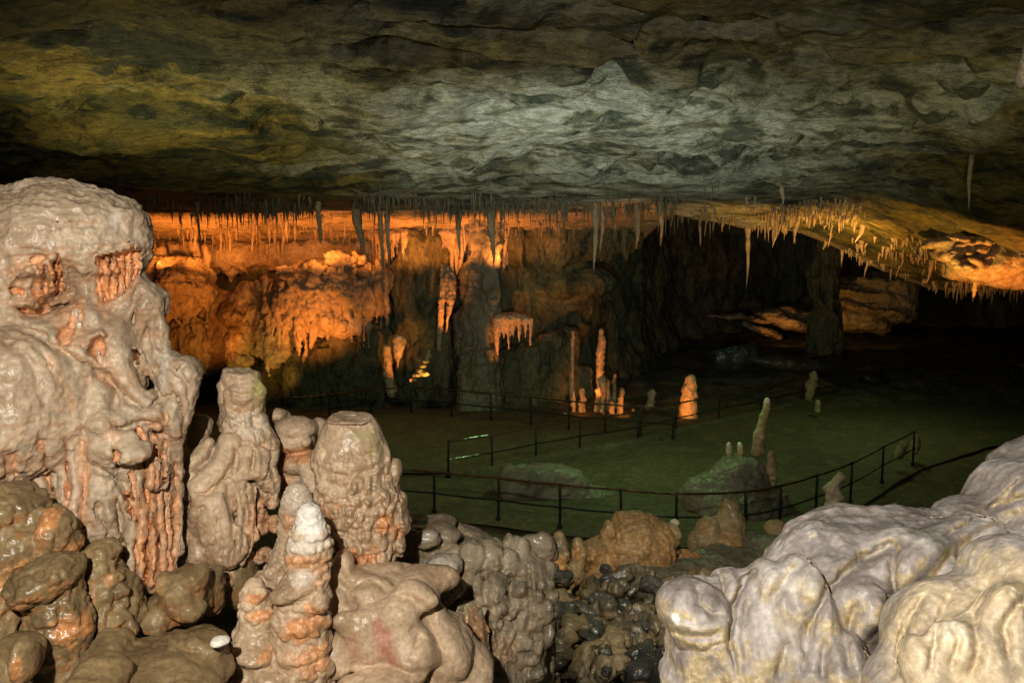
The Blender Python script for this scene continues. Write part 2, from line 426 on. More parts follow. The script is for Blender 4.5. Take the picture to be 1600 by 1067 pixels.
def grid(us, vs, fn):
    U, Vv = np.meshgrid(us, vs, indexing='ij'); P = fn(U.ravel(), Vv.ravel()); nu, nv = len(us), len(vs)
    i = np.arange(nu * nv).reshape(nu, nv); q = np.stack([i[:-1, :-1].ravel(), i[1:, :-1].ravel(), i[1:, 1:].ravel(), i[:-1, 1:].ravel()], 1)
    return P, q
vs = np.concatenate([np.linspace(-6, 4, 60), np.linspace(4.03, 14, 320), np.linspace(14.05, 30, 200), np.linspace(30.2, 60, 80)])
P, q = grid(np.linspace(-1, 1, 420), vs, lambda u, v: (lambda x: np.stack([x, v, gz(x, v)], 1))(u * (7 + .95 * np.maximum(v, 0))))
tag(link('ground', P, q, M['ground']), kind='structure')

def ceil_z(x, y):
    x = np.asarray(x, float); y = np.asarray(y, float)
    left = sstep(7.5, 4.0, x)
    near = 2.45 - (y - 6) * .0575
    hl = interp(y, [(-9, 0), (23.6, 0), (24.3, -.12), (24.9, .02), (25.1, -.10), (28.0, -.72), (29.2, -.95), (60, -.95)])
    hr = interp(y, [(-9, 0), (20, 0), (23.4, -.30), (24.6, -.55), (25.3, .2), (28, 2.0), (36, 4), (60, 4)])
    h = near + left * hl + (1 - left) * hr
    h = h - 1.95 * sstep(7.6, 13.6, x) * sstep(12.5, 20, y) * sstep(26.5, 24.4, y)
    P = np.stack([x, y, x * 0 + 3.3], -1).reshape(-1, 3)
    am = 1.25 - 1.05 * sstep(15, 22.5, y)
    big = fbm(P * (.16, .26, 1), 4).reshape(x.shape)
    rid = fbm(P * (.35, .55, 1) + 7, 5, .55, True).reshape(x.shape)
    w = y * .75 + 3.6 * fbm(P * (.13, .22, 1) + 3, 4).reshape(x.shape)
    f = w - np.floor(w); saw = f - sstep(.80, 1.0, f)
    A = (.10 + .20 * np.clip(fbm(P * (.2, .3, 1) + 21, 2).reshape(x.shape) * 2 + .5, 0, 1))
    fine = fbm(P * (1.6, 2.8, 1), 4).reshape(x.shape)
    pit = sstep(.12, .32, fbm(P * (.55, .9, 1) + 40, 4).reshape(x.shape))
    return CAMZ + h + am * (.45 * big - .22 * rid + np.clip(A - .10, 0, 1) * 2.6 * saw * sstep(7, 12, y) + .13 * fine + .22 * pit)
vs = np.concatenate([np.linspace(-8, 3, 50), np.linspace(3.05, 19, 430), np.linspace(19.03, 29.5, 300), np.linspace(29.7, 60, 80)])
P, q = grid(np.linspace(-1, 1, 560), vs, lambda u, v: (lambda x: np.stack([x, v, ceil_z(x, v)], 1))(u * (8 + .95 * np.maximum(v, 0))))
tag(link('ceiling', P, q[:, ::-1], M['ceil']), kind='structure')

wl = np.array([(-12, -8), (-20, 8), (-19, 22), (-15, 27.0), (-10, 28.1), (-5, 28.0), (-1, 27.6), (2.2, 28.2), (4.5, 32), (8, 42), (16, 47), (34, 46), (36, 20), (22, -8)], float)
seg = np.linalg.norm(np.diff(wl, axis=0), axis=1); cum = np.r_[0, np.cumsum(seg)]
ss = np.linspace(0, cum[-1], 1100)
def wallf(s, z):
    x = np.interp(s, cum, wl[:, 0]); y = np.interp(s, cum, wl[:, 1]); e = .4
    tx = np.interp(s + e, cum, wl[:, 0]) - np.interp(s - e, cum, wl[:, 0]); ty = np.interp(s + e, cum, wl[:, 1]) - np.interp(s - e, cum, wl[:, 1])
    L = np.hypot(tx, ty) + 1e-6; nx, ny = ty / L, -tx / L
    P = np.stack([x, y, z], 1)
    d = .6 * fbm(P * (.3, .3, .25), 4) + .45 * fbm(P * (.9, .9, .5) + 5, 5, .6, True) + .15 * fbm(P * (3, 3, 1.4), 4, .6, True)
    d += .6 * sstep(2.2, 0, z)
    return np.stack([x + nx * d, y + ny * d, z], 1)
P, q = grid(ss, np.linspace(-.6, 10.5, 170), wallf)
tag(link('cave_wall', P, q, M['wall']), kind='structure')

# ------------------------------------------------------------------ path and handrails
def dd(top): return 4.1 * FPX / (top - HOR)             # depth of a rail whose top shows at this height
def fp(px, top):
    d = dd(top); return np.array([(px - CX) / FPX * d, d, 0.0])
near_pts = [(560, 730), (675, 741), (778, 751), (877, 762), (975, 770), (1064, 777), (1175, 774), (1230, 764), (1288, 747), (1343, 727), (1392, 700), (1440, 676)]
mid_pts = [(698, 692), (768, 681), (838, 668), (908, 657), (1000, 644), (1060, 631), (1128, 617), (1195, 605), (1262, 591), (1330, 581), (1390, 577), (1450, 574), (1520, 573), (1600, 573), (1680, 575)]
far_pts = [(440, 622), (510, 617), (575, 608), (640, 605), (704, 609), (767, 615), (830, 620), (890, 627), (948, 632), (1004, 636), (1056, 640)]

def sheet(name, poly, z, mat, n=1):
    import bmesh
    bm = bmesh.new(); vv = [bm.verts.new((p[0], p[1], 0)) for p in poly]; f = bm.faces.new(vv)
    bmesh.ops.triangulate(bm, faces=[f])
    for _ in range(4): bmesh.ops.subdivide_edges(bm, edges=[e for e in bm.edges if e.calc_length() > .5], cuts=1, use_grid_fill=True)
    bmesh.ops.triangulate(bm, faces=bm.faces[:])
    V = np.array([v.co[:] for v in bm.verts]); bm.verts.index_update()
    Q = np.array([[v.index for v in f.verts] for f in bm.faces]); 
    if len(Q) and np.cross(V[Q[0, 1]] - V[Q[0, 0]], V[Q[0, 2]] - V[Q[0, 0]])[2] < 0: Q = Q[:, ::-1]
    V[:, 2] = z + .035 * fbm(V * (.7, .7, 1), 3) + .01 * fbm(V * (4, 4, 1), 3)
    bm.free(); return tag(link(name, V, Q, mat), kind='structure')
lo = [fp(*p) for p in near_pts]; mi = [fp(*p) for p in mid_pts]; fa = [fp(*p) for p in far_pts]
off = lambda a, d: [p + np.array([0, d, 0]) for p in a]
sheet('path', [(-5.0, 14.6)] + [tuple(p[:2]) for p in off(lo, -.35)] + [(12.5, 20.5), (22, 24), (24, 29.2)] + [tuple(p[:2]) for p in off(mi[::-1], -.12)] + [(-4.5, 18)], .055, M['path'])
sheet('path', [(-11, 18.5), (-4.6, 18.0), (-1.5, 17.95)] + [tuple(p[:2]) for p in off(mi[:6], .12)] + [tuple(p[:2]) for p in off(fa[::-1], -.1)] + [(-11, 23.5)], .055, M['path'])

def tube(pts, r, n=8, cap=True):
    pts = [np.array(p, float) for p in pts]; V = []; Q = []
    for i, p in enumerate(pts):
        a = pts[max(i - 1, 0)]; b = pts[min(i + 1, len(pts) - 1)]; t = (b - a) / (np.linalg.norm(b - a) + 1e-9)
        up = np.array([0, 0, 1.]) if abs(t[2]) < .9 else np.array([1., 0, 0]); s = np.cross(t, up); s /= np.linalg.norm(s); w = np.cross(s, t)
        rr = r[i] if hasattr(r, '__len__') else r
        for k in range(n): V.append(p + rr * (math.cos(2 * math.pi * k / n) * s + math.sin(2 * math.pi * k / n) * w))
    for i in range(len(pts) - 1):
        for k in range(n): Q.append((i * n + k, i * n + (k + 1) % n, (i + 1) * n + (k + 1) % n, (i + 1) * n + k))
    m = len(V)
    for e, base in ((0, 0), (1, (len(pts) - 1) * n)):
        V.append(pts[-1] if e else pts[0])
        for k in range(0, n, 2):
            qd = (m + e, base + k, base + (k + 1) % n, base + (k + 2) % n); Q.append(qd if e else qd[::-1])
    return np.array(V), np.array(Q)
def fence(pts, label, rails=(.88, .46), r=.022, bare=None):
    W_ = [fp(*p) for p in pts]; base = W_[0].copy(); base[2] = float(gz(base[0], base[1])[0])
    e = empty('handrail_fence', base); tag(e, label, 'handrail fence')
    rg = random.Random(len(pts))
    for p in W_:
        g = min(float(gz(p[0], p[1])[0]), .1) - .05; h = rails[0] + .01
        V, Q = tube([(p[0], p[1], g), (p[0] + .004, p[1], .45), (p[0] + rg.uniform(-.012, .012), p[1], h), (p[0], p[1], h + .02)], [.024, .024, .024, .012], 10)
        F2, Q2 = tube([(p[0], p[1], .09), (p[0], p[1], .125)], .055, 10)
        C2, Q3 = tube([(p[0], p[1], rails[1] - .035), (p[0], p[1], rails[1] + .035)], .034, 10)
        Vv = np.concatenate([V, F2, C2]); Qq = np.concatenate([Q, Q2 + len(V), Q3 + len(V) + len(F2)])
        link('post', Vv - base, Qq, M['post'], e)
    for nm, z in zip(('top_rail', 'middle_rail'), rails):
        pl = []
        for a, b in zip(W_[:-1], W_[1:]):
            for f in np.linspace(0, 1, 6, endpoint=False): pl.append(a * (1 - f) + b * f + np.array([0, 0, z - .015 * math.sin(math.pi * f)]))
        pl.append(W_[-1] + np.array([0, 0, z]))
        V, Q = tube(pl, r if nm == 'top_rail' else r * .8, 10); link(nm, V - base, Q, M['rail' if nm == 'top_rail' else 'post'], e)
        if bare:
            pl = [W_[0] * (1 - f) + W_[1] * f + np.array([0, 0, z]) for f in np.linspace(*bare[nm == 'middle_rail'], 6)]
            V, Q = tube(pl, r * 1.18, 10); o = link('rail_sleeve', V - base, Q, M['steel'], e); o['label'] = 'bare shiny section of rail'
    return e
fence(near_pts, 'long rusty-topped handrail curving along the near edge of the path')
fence(mid_pts, 'handrail between the two path levels with bare shiny rails at its free end', bare=((.35, 1.0), (.0, .8)))
fence(far_pts, 'dark handrail at the back of the upper path below the lit columns')
# stone kerb under the middle handrail
pl = []
for a, b in zip(mi[:-1], mi[1:]):
    for f in np.linspace(0, 1, 8, endpoint=False): pl.append(a * (1 - f) + b * f)
pl = np.array(pl); sec = [(-.13, -.2), (-.13, .12), (-.09, .15), (.09, .15), (.13, .12), (.13, -.2)]
t_ = np.gradient(pl[:, :2], axis=0); t_ /= np.linalg.norm(t_, axis=1, keepdims=True); nn = np.stack([-t_[:, 1], t_[:, 0]], 1)
V = np.concatenate([np.c_[pl[:, :2] + nn * s[0], np.full(len(pl), s[1])] for s in sec]); L = len(pl)
Q = np.array([(j * L + i, j * L + i + 1, (j + 1) * L + i + 1, (j + 1) * L + i) for j in range(5) for i in range(L - 1)])
V += .02 * np.stack([fbm(V * 3 + 9 * c, 3) for c in range(3)], 1)
b0 = V.mean(0); o = link('kerb', V, Q, M['path']); tag(o, kind='structure')

# ================================================================== foreground formations
def ring(F, cx, cy, Yc, R, n, r, zs=1.4, k=3, seed=0, dy=3, tilt=0.0):
    rg = random.Random(seed + int(cy)); u = Yc / FPX; c = W(cx, cy, Yc)
    for i in range(n):
        th = 2 * math.pi * (i + rg.uniform(-.35, .35)) / n; rr = r * u * rg.uniform(.7, 1.3)
        F.ell((c[0] + R * u * math.cos(th), c[1] + R * u * math.sin(th), c[2] + u * (rg.uniform(-dy, dy) + tilt * math.cos(th))), (rr, rr, rr * zs * rg.uniform(.7, 1.3)), k * u)
def vres(Y, q=1.9): return q * Y / FPX
# ---- big flowstone mass on the left
Y = 2.8
F = Field(.0056); E = F.E; C = F.C
E(30, 800, 3.25, 200, 420, .42, 40); E(90, 560, 3.2, 110, 200, .32, 40)
E(108, 372, 3.02, 112, 82, .33, 30, rot=6); E(20, 400, 2.95, 115, 85, .30, 30, rot=-14); E(172, 385, 3.0, 56, 56, .20, 22); E(198, 372, 3.02, 30, 40, .14, 14)
E(-20, 480, 2.8, 60, 120, .2, 30)
E(182, 332, 3.04, 30, 24, .14, 10, rot=30); E(100, 312, 3.08, 66, 24, .2, 16, rot=-4); E(205, 350, 3.0, 24, 20, .12, 8, rot=35); E(40, 340, 3.0, 70, 30, .22, 20, rot=-30)
E(60, 585, 2.78, 105, 85, .26, 30, rot=18); E(-10, 640, 2.66, 110, 130, .26, 34); E(95, 650, 2.74, 46, 80, .17, 24)
E(183, 560, 2.92, 52, 76, .17, 22); E(238, 474, 2.97, 28, 30, .10, 14); E(205, 500, 3.0, 42, 40, .13, 16)
E(120, 500, 2.85, 46, 26, .10, 14, rot=12); E(60, 520, 2.78, 50, 18, .08, 12, rot=20)
C(246, 480, 2.95, 17, 243, 545, 2.93, 15, 10); C(243, 545, 2.93, 15, 268, 592, 2.92, 22, 12); C(222, 470, 3.02, 22, 226, 560, 3.02, 20, 10)
E(283, 592, 2.92, 30, 34, .09, 20, rot=-25); C(250, 552, 2.93, 15, 284, 586, 2.92, 24, 22); E(300, 574, 2.94, 15, 17, .05, 8); E(303, 605, 2.92, 13, 26, .04, 7); E(292, 626, 2.90, 15, 22, .05, 8); E(270, 610, 2.88, 13, 18, .05, 7); E(264, 572, 2.95, 22, 9, .06, 12, rot=-20)
C(284, 615, 2.92, 26, 262, 690, 2.9, 20, 12); E(240, 640, 2.86, 46, 28, .10, 14, rot=-18); E(200, 648, 2.82, 30, 34, .09, 12); E(275, 655, 2.88, 22, 34, .06, 10)
C(180, 520, 2.84, 15, 202, 620, 2.80, 16, 10); C(128, 520, 2.82, 14, 150, 530, 2.80, 12, 8)
E(130, 640, 2.78, 60, 38, .13, 18, rot=24); E(180, 690, 2.75, 50, 36, .10, 16, rot=10)
for x, y0, y1, r0, r1, yy in ((70, 640, 860, 26, 30, 2.70), (106, 660, 800, 16, 10, 2.68), (128, 660, 850, 18, 15, 2.68), (160, 700, 850, 26, 20, 2.68), (184, 690, 905, 12, 13, 2.70),
                             (206, 690, 880, 15, 22, 2.72), (232, 690, 915, 14, 12, 2.76), (252, 690, 900, 15, 18, 2.80), (272, 690, 860, 13, 12, 2.84), (222, 800, 900, 24, 22, 2.74), (30, 680, 900, 36, 40, 2.66), (118, 800, 900, 30, 20, 2.70)):
    C(x, y0, yy + .06, r0, x + 6, y1, yy + .02, r1, 9)
E(140, 790, 2.72, 44, 60, .09, 18); E(206, 705, 2.70, 26, 18, .07, 9); E(160, 660, 2.70, 24, 20, .06, 9); E(250, 740, 2.78, 14, 28, .05, 8)
E(178, 470, 3.02, 56, 70, .16, 16)
SC = [('pit', [(152, 405), (180, 397), (206, 390), (220, 390), (219, 430), (203, 447), (186, 463), (170, 476), (154, 479), (150, 450)], .055, 4, 'ora', 1.0),
      ('line', [(157, 402), (156, 440), (158, 476)], 3.2, -.034, 'ora', 1, 1),
      ('line', [(168, 398), (167, 430), (170, 472)], 3.2, -.034, 'ora', 1, 1),
      ('line', [(180, 394), (181, 430), (179, 462)], 3.2, -.034, 'ora', 1, 1),
      ('line', [(192, 391), (193, 420), (192, 452)], 3.2, -.034, 'ora', 1, 1),
      ('line', [(203, 388), (204, 415), (202, 442)], 3.2, -.034, 'ora', 1, 1),
      ('line', [(214, 387), (215, 410), (212, 432)], 3.2, -.034, 'ora', 1, 1),
      ('line', [(64, 420), (62, 440), (68, 462)], 3.6, -.036, 'ora', .9, 1),
      ('line', [(78, 414), (80, 436), (76, 460)], 3.6, -.036, 'ora', .9, 1),
      ('line', [(90, 404), (92, 430), (86, 456)], 3.6, -.036, 'ora', .9, 1),
      ('line', [(16, 440), (40, 424), (62, 430), (74, 416)], 3, -.02), ('pit', [(46, 406), (62, 398), (78, 404), (66, 416), (50, 414)], .018, 3, 'ora', .8),
      ('pit', [(84, 396), (94, 394), (102, 420), (98, 456), (86, 468), (80, 440)], .05, 4, 'ora', 1), ('pit', [(52, 436), (72, 428), (80, 450), (78, 486), (60, 494), (52, 466)], .035, 5, 'ora', .8), ('pit', [(8, 450), (26, 444), (42, 452), (40, 462), (20, 462)], .03, 4, 'ora', .9),
      ('pit', [(20, 400), (104, 384), (112, 480), (90, 500), (20, 500), (4, 450)], 0, 10, 'ora', .30), ('pit', [(146, 396), (226, 380), (226, 440), (168, 500), (146, 486)], 0, 9, 'ora', .28), ('pit', [(76, 470), (136, 460), (140, 540), (90, 560)], 0, 9, 'ora', .30), ('pit', [(134, 520), (172, 515), (196, 600), (180, 620), (150, 590)], 0, 9, 'ora', .3),
      ('line', [(30, 434), (56, 424), (80, 408)], 5, -.02), ('line', [(40, 458), (46, 470), (30, 474)], 4, -.016), ('line', [(128, 400), (130, 440), (134, 480)], 9, -.02), ('line', [(104, 400), (112, 440), (116, 466)], 7, .018),
      ('pit', [(14, 476), (34, 478), (54, 482), (74, 488), (60, 499), (36, 494), (20, 488)], .05, 5, 'ora', .95),
      ('pit', [(108, 480), (118, 472), (130, 476), (132, 494), (120, 518), (108, 538), (96, 548), (84, 528), (92, 512), (106, 502)], .035, 6, 'ora', .85),
      ('pit', [(138, 552), (146, 530), (156, 526), (162, 536), (163, 556), (160, 572), (150, 566)], .055, 5, 'ora', .95),
      ('pit', [(210, 545), (217, 544), (221, 558), (219, 568), (212, 564)], .12, 3, 'ora', .8),
      ('line', [(206, 560), (216, 582), (236, 594)], 5, .035),
      ('line', [(117, 490), (124, 506)], 4, -.03, 'pal', .9, 1), ('line', [(154, 548), (157, 564)], 3, -.03, 'pal', .5, 1),
      ('line', [(96, 478), (108, 468), (124, 466), (136, 476)], 4, -.025), ('line', [(134, 545), (142, 526), (156, 519), (167, 528)], 5, -.028), ('line', [(2, 446), (30, 430), (70, 410), (92, 392)], 4, -.02), ('line', [(10, 474), (40, 474), (76, 484)], 3.5, -.02), ('line', [(150, 400), (206, 385), (224, 388)], 5, -.018),
      ('line', [(-5, 505), (30, 508), (55, 518), (82, 540), (108, 556), (140, 572), (166, 588), (180, 606), (178, 640), (166, 672)], 7, .045),
      ('line', [(0, 518), (40, 530), (70, 560), (92, 606)], 8, .012), ('line', [(-4, 530), (30, 545), (58, 580), (70, 640)], 8, .010), ('line', [(100, 560), (130, 590), (140, 640), (134, 690)], 12, .02), ('line', [(20, 500), (60, 512), (95, 536)], 6, -.008),
      ('line', [(180, 600), (200, 622), (228, 640), (262, 620), (276, 616)], 6, .035), ('line', [(168, 660), (196, 668), (226, 656), (250, 662), (268, 690)], 6, .05),
      ('line', [(236, 494), (228, 530), (232, 566), (252, 592)], 4, .03), ('line', [(248, 492), (247, 540), (262, 572), (284, 590)], 3.5, .016), ('line', [(222, 450), (212, 480), (204, 520)], 5, .03), ('line', [(166, 492), (186, 486), (210, 470), (236, 452)], 5, .022),
      ('line', [(262, 600), (276, 622), (286, 650), (284, 690)], 4, .035), ('line', [(290, 560), (282, 584), (296, 604), (290, 632)], 3.5, .02), ('line', [(304, 590), (312, 600)], 3, .015), ('line', [(240, 600), (256, 630), (262, 680)], 5, .03),
      # lower curtain
      ('line', [(64, 690), (74, 740), (88, 790), (96, 860)], 5, .04, 'ora', .55, 1), ('line', [(100, 690), (106, 730), (108, 780)], 4.5, .05, 'ora', .9, 1), ('line', [(112, 700), (118, 760), (116, 810)], 4, -.018, 'pal', .25, 1), ('line', [(130, 690), (134, 750), (128, 820)], 7, .03, 'ora', .5, 1),
      ('pit', [(172, 698), (180, 694), (190, 706), (190, 732), (180, 736), (172, 722)], .06, 4, 'ora', .7), ('pit', [(207, 672), (216, 662), (228, 684), (232, 694), (216, 688)], .06, 3, 'ora', .9), ('pit', [(194, 760), (202, 768), (212, 806), (206, 812), (196, 790)], .07, 3, 'ora', .9),
      ('line', [(140, 720), (164, 742), (192, 752), (196, 770)], 5, .04), ('line', [(150, 780), (168, 830), (166, 880)], 6, .035), ('line', [(180, 770), (190, 840), (196, 905)], 5, .05), ('line', [(206, 740), (214, 820), (212, 900)], 4, .035, 'ora', .6, 1), ('line', [(226, 720), (232, 800), (228, 920)], 4.5, .04, 'ora', .9, 1), ('line', [(240, 700), (246, 780), (248, 900)], 4, .035, 'ora', .7, 1), ('line', [(256, 690), (260, 790), (262, 890)], 4, .03, 'ora', .6, 1), ('line', [(272, 720), (276, 800), (272, 880)], 4, .03, 'ora', .7, 1),
      ('line', [(236, 780), (240, 850), (238, 915)], 4, -.02, 'ora', .8, 1), ('line', [(218, 830), (222, 880), (220, 925)], 4, -.02, 'ora', .8, 1), ('line', [(240, 690), (238, 740), (252, 780)], 6, 0, 'ora', .55, 1), ('line', [(76, 560), (100, 600), (116, 640)], 7, 0, 'ora', .22, 1), ('pit', [(212, 760), (270, 730), (276, 900), (236, 930), (206, 880)], 0, 10, 'ora', .6), ('pit', [(96, 720), (134, 700), (128, 830), (100, 820)], 0, 10, 'ora', .4), ('pit', [(150, 640), (200, 660), (190, 700), (160, 690)], 0, 12, 'ora', .25), ('pit', [(226, 650), (262, 640), (262, 730), (234, 740)], 0, 8, 'ora', .5), ('pit', [(0, 704), (30, 700), (30, 742), (0, 748)], .02, 8, 'ora', .6), ('pit', [(206, 560), (216, 600), (196, 620), (190, 580)], 0, 9, 'ora', .18)]
capm = lambda V: sstep(4.93, 5.03, V[:, 2]); lowm = lambda V: sstep(4.45, 4.2, V[:, 2])
build('flowstone_mass', F, 'flow', 'tall grey-brown flowstone mass with fluted orange hollows under a rounded cap', 'flowstone',
      [('warp', (.012,) * 3, 9), ('ridge', (.035, .035, .10), 3.6, capm), ('ridge', (.06, .06, .012), 5, lowm), ('ridge', (.022,) * 3, 6), ('fbm', (.045,) * 3, 4), ('fbm', (.13,) * 3, 1.2), ('ridge', (.10, .10, .04), 2.0, lowm)], Y=Y,
      pal=[(252, 560, 2.85, 10, 60, .08, .3), (196, 345, 2.95, 12, 20, .1, .3)], sc=SC, ymax=3.05)

# ---- small bottle-shaped stalagmite with a flat mossy top
F = Field(.0052); F.chain([(376, 592, 3.2, 29), (382, 622, 3.2, 31)], 8); F.chain([(382, 622, 3.2, 31), (382, 650, 3.2, 25), (388, 678, 3.2, 30), (398, 700, 3.2, 36), (400, 735, 3.2, 30)], 8)
F.E(372, 556, 3.14, 72, 29, .3, 1.5, True, rot=-8)
ring(F, 380, 622, 3.2, 29, 16, 7, .8, 2.5, 1); ring(F, 382, 640, 3.2, 25, 16, 6, 1.6, 2, 2); ring(F, 384, 660, 3.2, 25, 16, 6.5, 1.4, 2, 3); ring(F, 388, 680, 3.2, 30, 16, 7, .9, 2, 4)
lumps(F, [(378, 600, 3.2, 31), (382, 622, 3.2, 33), (382, 655, 3.2, 27), (388, 680, 3.2, 31)], 70, (6, 11), 3, 5, 1.3, True, out=.8)
lumps(F, [(390, 680, 3.2, 32), (400, 720, 3.2, 36)], 40, (6, 12), 4, 5, 1.2, True)
build('stalagmite', F, 'tan', 'short bottle-necked stalagmite with a flat green-edged top', 'stalagmite', [('fbm', (.06,) * 3, 2.2), ('lump', (.085,) * 3, 2.4), ('fbm', (.25,) * 3, .6)], Y=3.2, sc=[('line', [(346, 596), (356, 612), (380, 618), (402, 606), (414, 590)], 4, .009), ('line', [(350, 634), (370, 646), (396, 644), (414, 628)], 4, .010), ('line', [(356, 664), (380, 672), (410, 664)], 4, .009), ('line', [(366, 646), (364, 666)], 2.5, .012), ('line', [(380, 648), (380, 668)], 2.5, .012), ('line', [(394, 646), (396, 666)], 2.5, .012), ('line', [(352, 582), (372, 590), (400, 580)], 3, -.008), ('line', [(372, 690), (390, 700), (420, 690)], 4, .018), ('line', [(428, 700), (416, 720), (424, 750)], 4, .02)] + nodules(352, 412, 636, 668, 26, 3, (4, 7), (.005, .010), 1.6) + nodules(356, 430, 672, 712, 30, 4, (4, 8), (.005, .010), 1.1),
      mos=[(402, 600, 3.12, 12, 24, .1, .9), (398, 580, 3.12, 22, 6, .1, .8), (412, 628, 3.15, 8, 20, .1, .6)], pal=[(385, 665, 3.1, 40, 20, .1, .25)], ora=[(400, 700, 3.12, 20, 8, .1, .3)])
# ---- lobed mass below it
F = Field(.0056)
E, C = F.E, F.C
E(350, 780, 3.25, 70, 90, .20, 20); E(330, 840, 3.12, 52, 84, .15, 20); E(345, 770, 3.08, 36, 44, .11, 14, rot=-14)
C(360, 692, 3.1, 18, 348, 728, 3.04, 19, 6); C(348, 728, 3.04, 18, 312, 764, 3.0, 17, 5); C(384, 700, 3.12, 17, 382, 735, 3.06, 15, 6); C(325, 700, 3.15, 15, 300, 730, 3.1, 15, 6); C(300, 745, 3.06, 14, 296, 770, 3.04, 14, 5)
C(402, 715, 3.12, 18, 404, 735, 3.08, 14, 6); E(415, 740, 3.14, 17, 20, .06, 5); E(305, 800, 3.1, 18, 14, .06, 6); E(372, 742, 3.06, 12, 16, .04, 5)
E(330, 800, 3.0, 32, 44, .07, 12, rot=-10); E(350, 850, 2.98, 38, 40, .06, 10); E(310, 862, 3.0, 26, 24, .06, 8); E(330, 900, 3.04, 46, 26, .08, 10)
for i, x in enumerate((374, 381, 388, 396)): C(x, 752 + 3 * i, 3.04 + .01 * i, 4.4, x + 4 - i, 880 - 12 * i, 3.0 + .014 * i, 5.2, 2.5)
for i in range(46):
    rg = random.Random(i + 50); F.E(rg.uniform(392, 432), rg.uniform(745, 880), 3.12 + rg.uniform(0, .05), rg.uniform(5, 9), rg.uniform(6, 12), .022, 4)
for i in range(30):
    rg = random.Random(i + 90); F.E(rg.uniform(284, 372), rg.uniform(884, 930), 3.04 + rg.uniform(0, .04), rg.uniform(7, 13), rg.uniform(6, 11), .03, 4)
C(318, 663, 3.3, 15, 309, 690, 3.25, 14, 8); E(352, 660, 3.5, 12, 20, .05, 6); E(350, 630, 3.5, 8, 14, .04, 5)
F.E(336, 812, 2.90, 5, 4, .03, 3, True); F.E(316, 830, 2.9, 6, 3, .03, 3, True)
build('lobed_flowstone', F, 'tan', 'lobed glistening tan flowstone slab hanging in folds below the bottle-necked stalagmite', 'flowstone', [('warp', (.03,) * 3, 4), ('fbm', (.05,) * 3, 3), ('lump', (.035, .035, .028), 4.0), ('fbm', (.12,) * 3, 1.4)], Y=3.1, sc=[('line', [(300, 772), (318, 772), (340, 756), (356, 738), (372, 722)], 3.5, .03), ('line', [(366, 690), (370, 720), (366, 745)], 3, .02), ('line', [(338, 690), (330, 712), (304, 734)], 4, .022), ('line', [(396, 700), (394, 730), (400, 742)], 3, .02), ('line', [(350, 750), (362, 790), (366, 850), (358, 900)], 3.5, .022), ('line', [(376, 750), (380, 800), (378, 880)], 2.5, .02), ('line', [(386, 750), (390, 800), (388, 870)], 2.5, .02), ('line', [(396, 752), (400, 800), (396, 860)], 2.5, .02), ('line', [(290, 790), (306, 798), (322, 790)], 3, .02),
          ('line', [(318, 786), (304, 820), (290, 860), (286, 890)], 4, .02), ('line', [(312, 826), (306, 842), (318, 856), (334, 850), (338, 836)], 3, .016), ('line', [(338, 800), (346, 830), (344, 870), (352, 880)], 3, .012), ('line', [(284, 900), (310, 912), (350, 908), (376, 896)], 4, .025), ('line', [(400, 770), (420, 790), (412, 830)], 4, .03, 'ora', .4)] + nodules(386, 440, 740, 890, 50, 9, (4, 8), (.008, .016), 1.6) + nodules(284, 372, 886, 930, 40, 10, (5, 9), (.006, .012), 1.2) + nodules(380, 432, 690, 745, 20, 11, (6, 10), (.006, .012), 1.2),
      ora=[(410, 830, 3.1, 26, 60, .1, .5), (330, 915, 3.0, 60, 18, .12, .5), (300, 780, 3.1, 14, 40, .1, .4)], drk=[(425, 870, 3.15, 10, 30, .1, .4)])
# ---- mushroom capped cluster behind
F = Field(.0062); E, C = F.E, F.C
E(462, 670, 3.42, 34, 20, .09, 6); E(458, 690, 3.42, 33, 16, .09, 5); E(436, 655, 3.55, 20, 16, .06, 6); E(432, 648, 3.5, 16, 10, .05, 5); E(498, 664, 3.5, 12, 12, .04, 5); E(505, 672, 3.5, 11, 14, .04, 5)
E(468, 735, 3.5, 36, 50, .12, 14); E(470, 722, 3.40, 32, 16, .08, 8, rot=10); C(478, 728, 3.34, 16, 492, 772, 3.3, 12, 8); C(492, 772, 3.3, 12, 498, 815, 3.28, 9, 6)
for x in (440, 452, 464, 478): E(x, 690, 3.36, 9, 8, .03, 3)
build('flowstone_cluster', F, 'tan', 'mushroom-capped tan knobs just left of the thick lumpy stalagmite', 'flowstone', [('fbm', (.06,) * 3, 2.4), ('lump', (.08,) * 3, 1.6), ('fbm', (.25,) * 3, .7)], Y=3.4,
      ora=[(458, 712, 3.34, 40, 12, .12, .85), (448, 735, 3.38, 12, 24, .1, .5)])
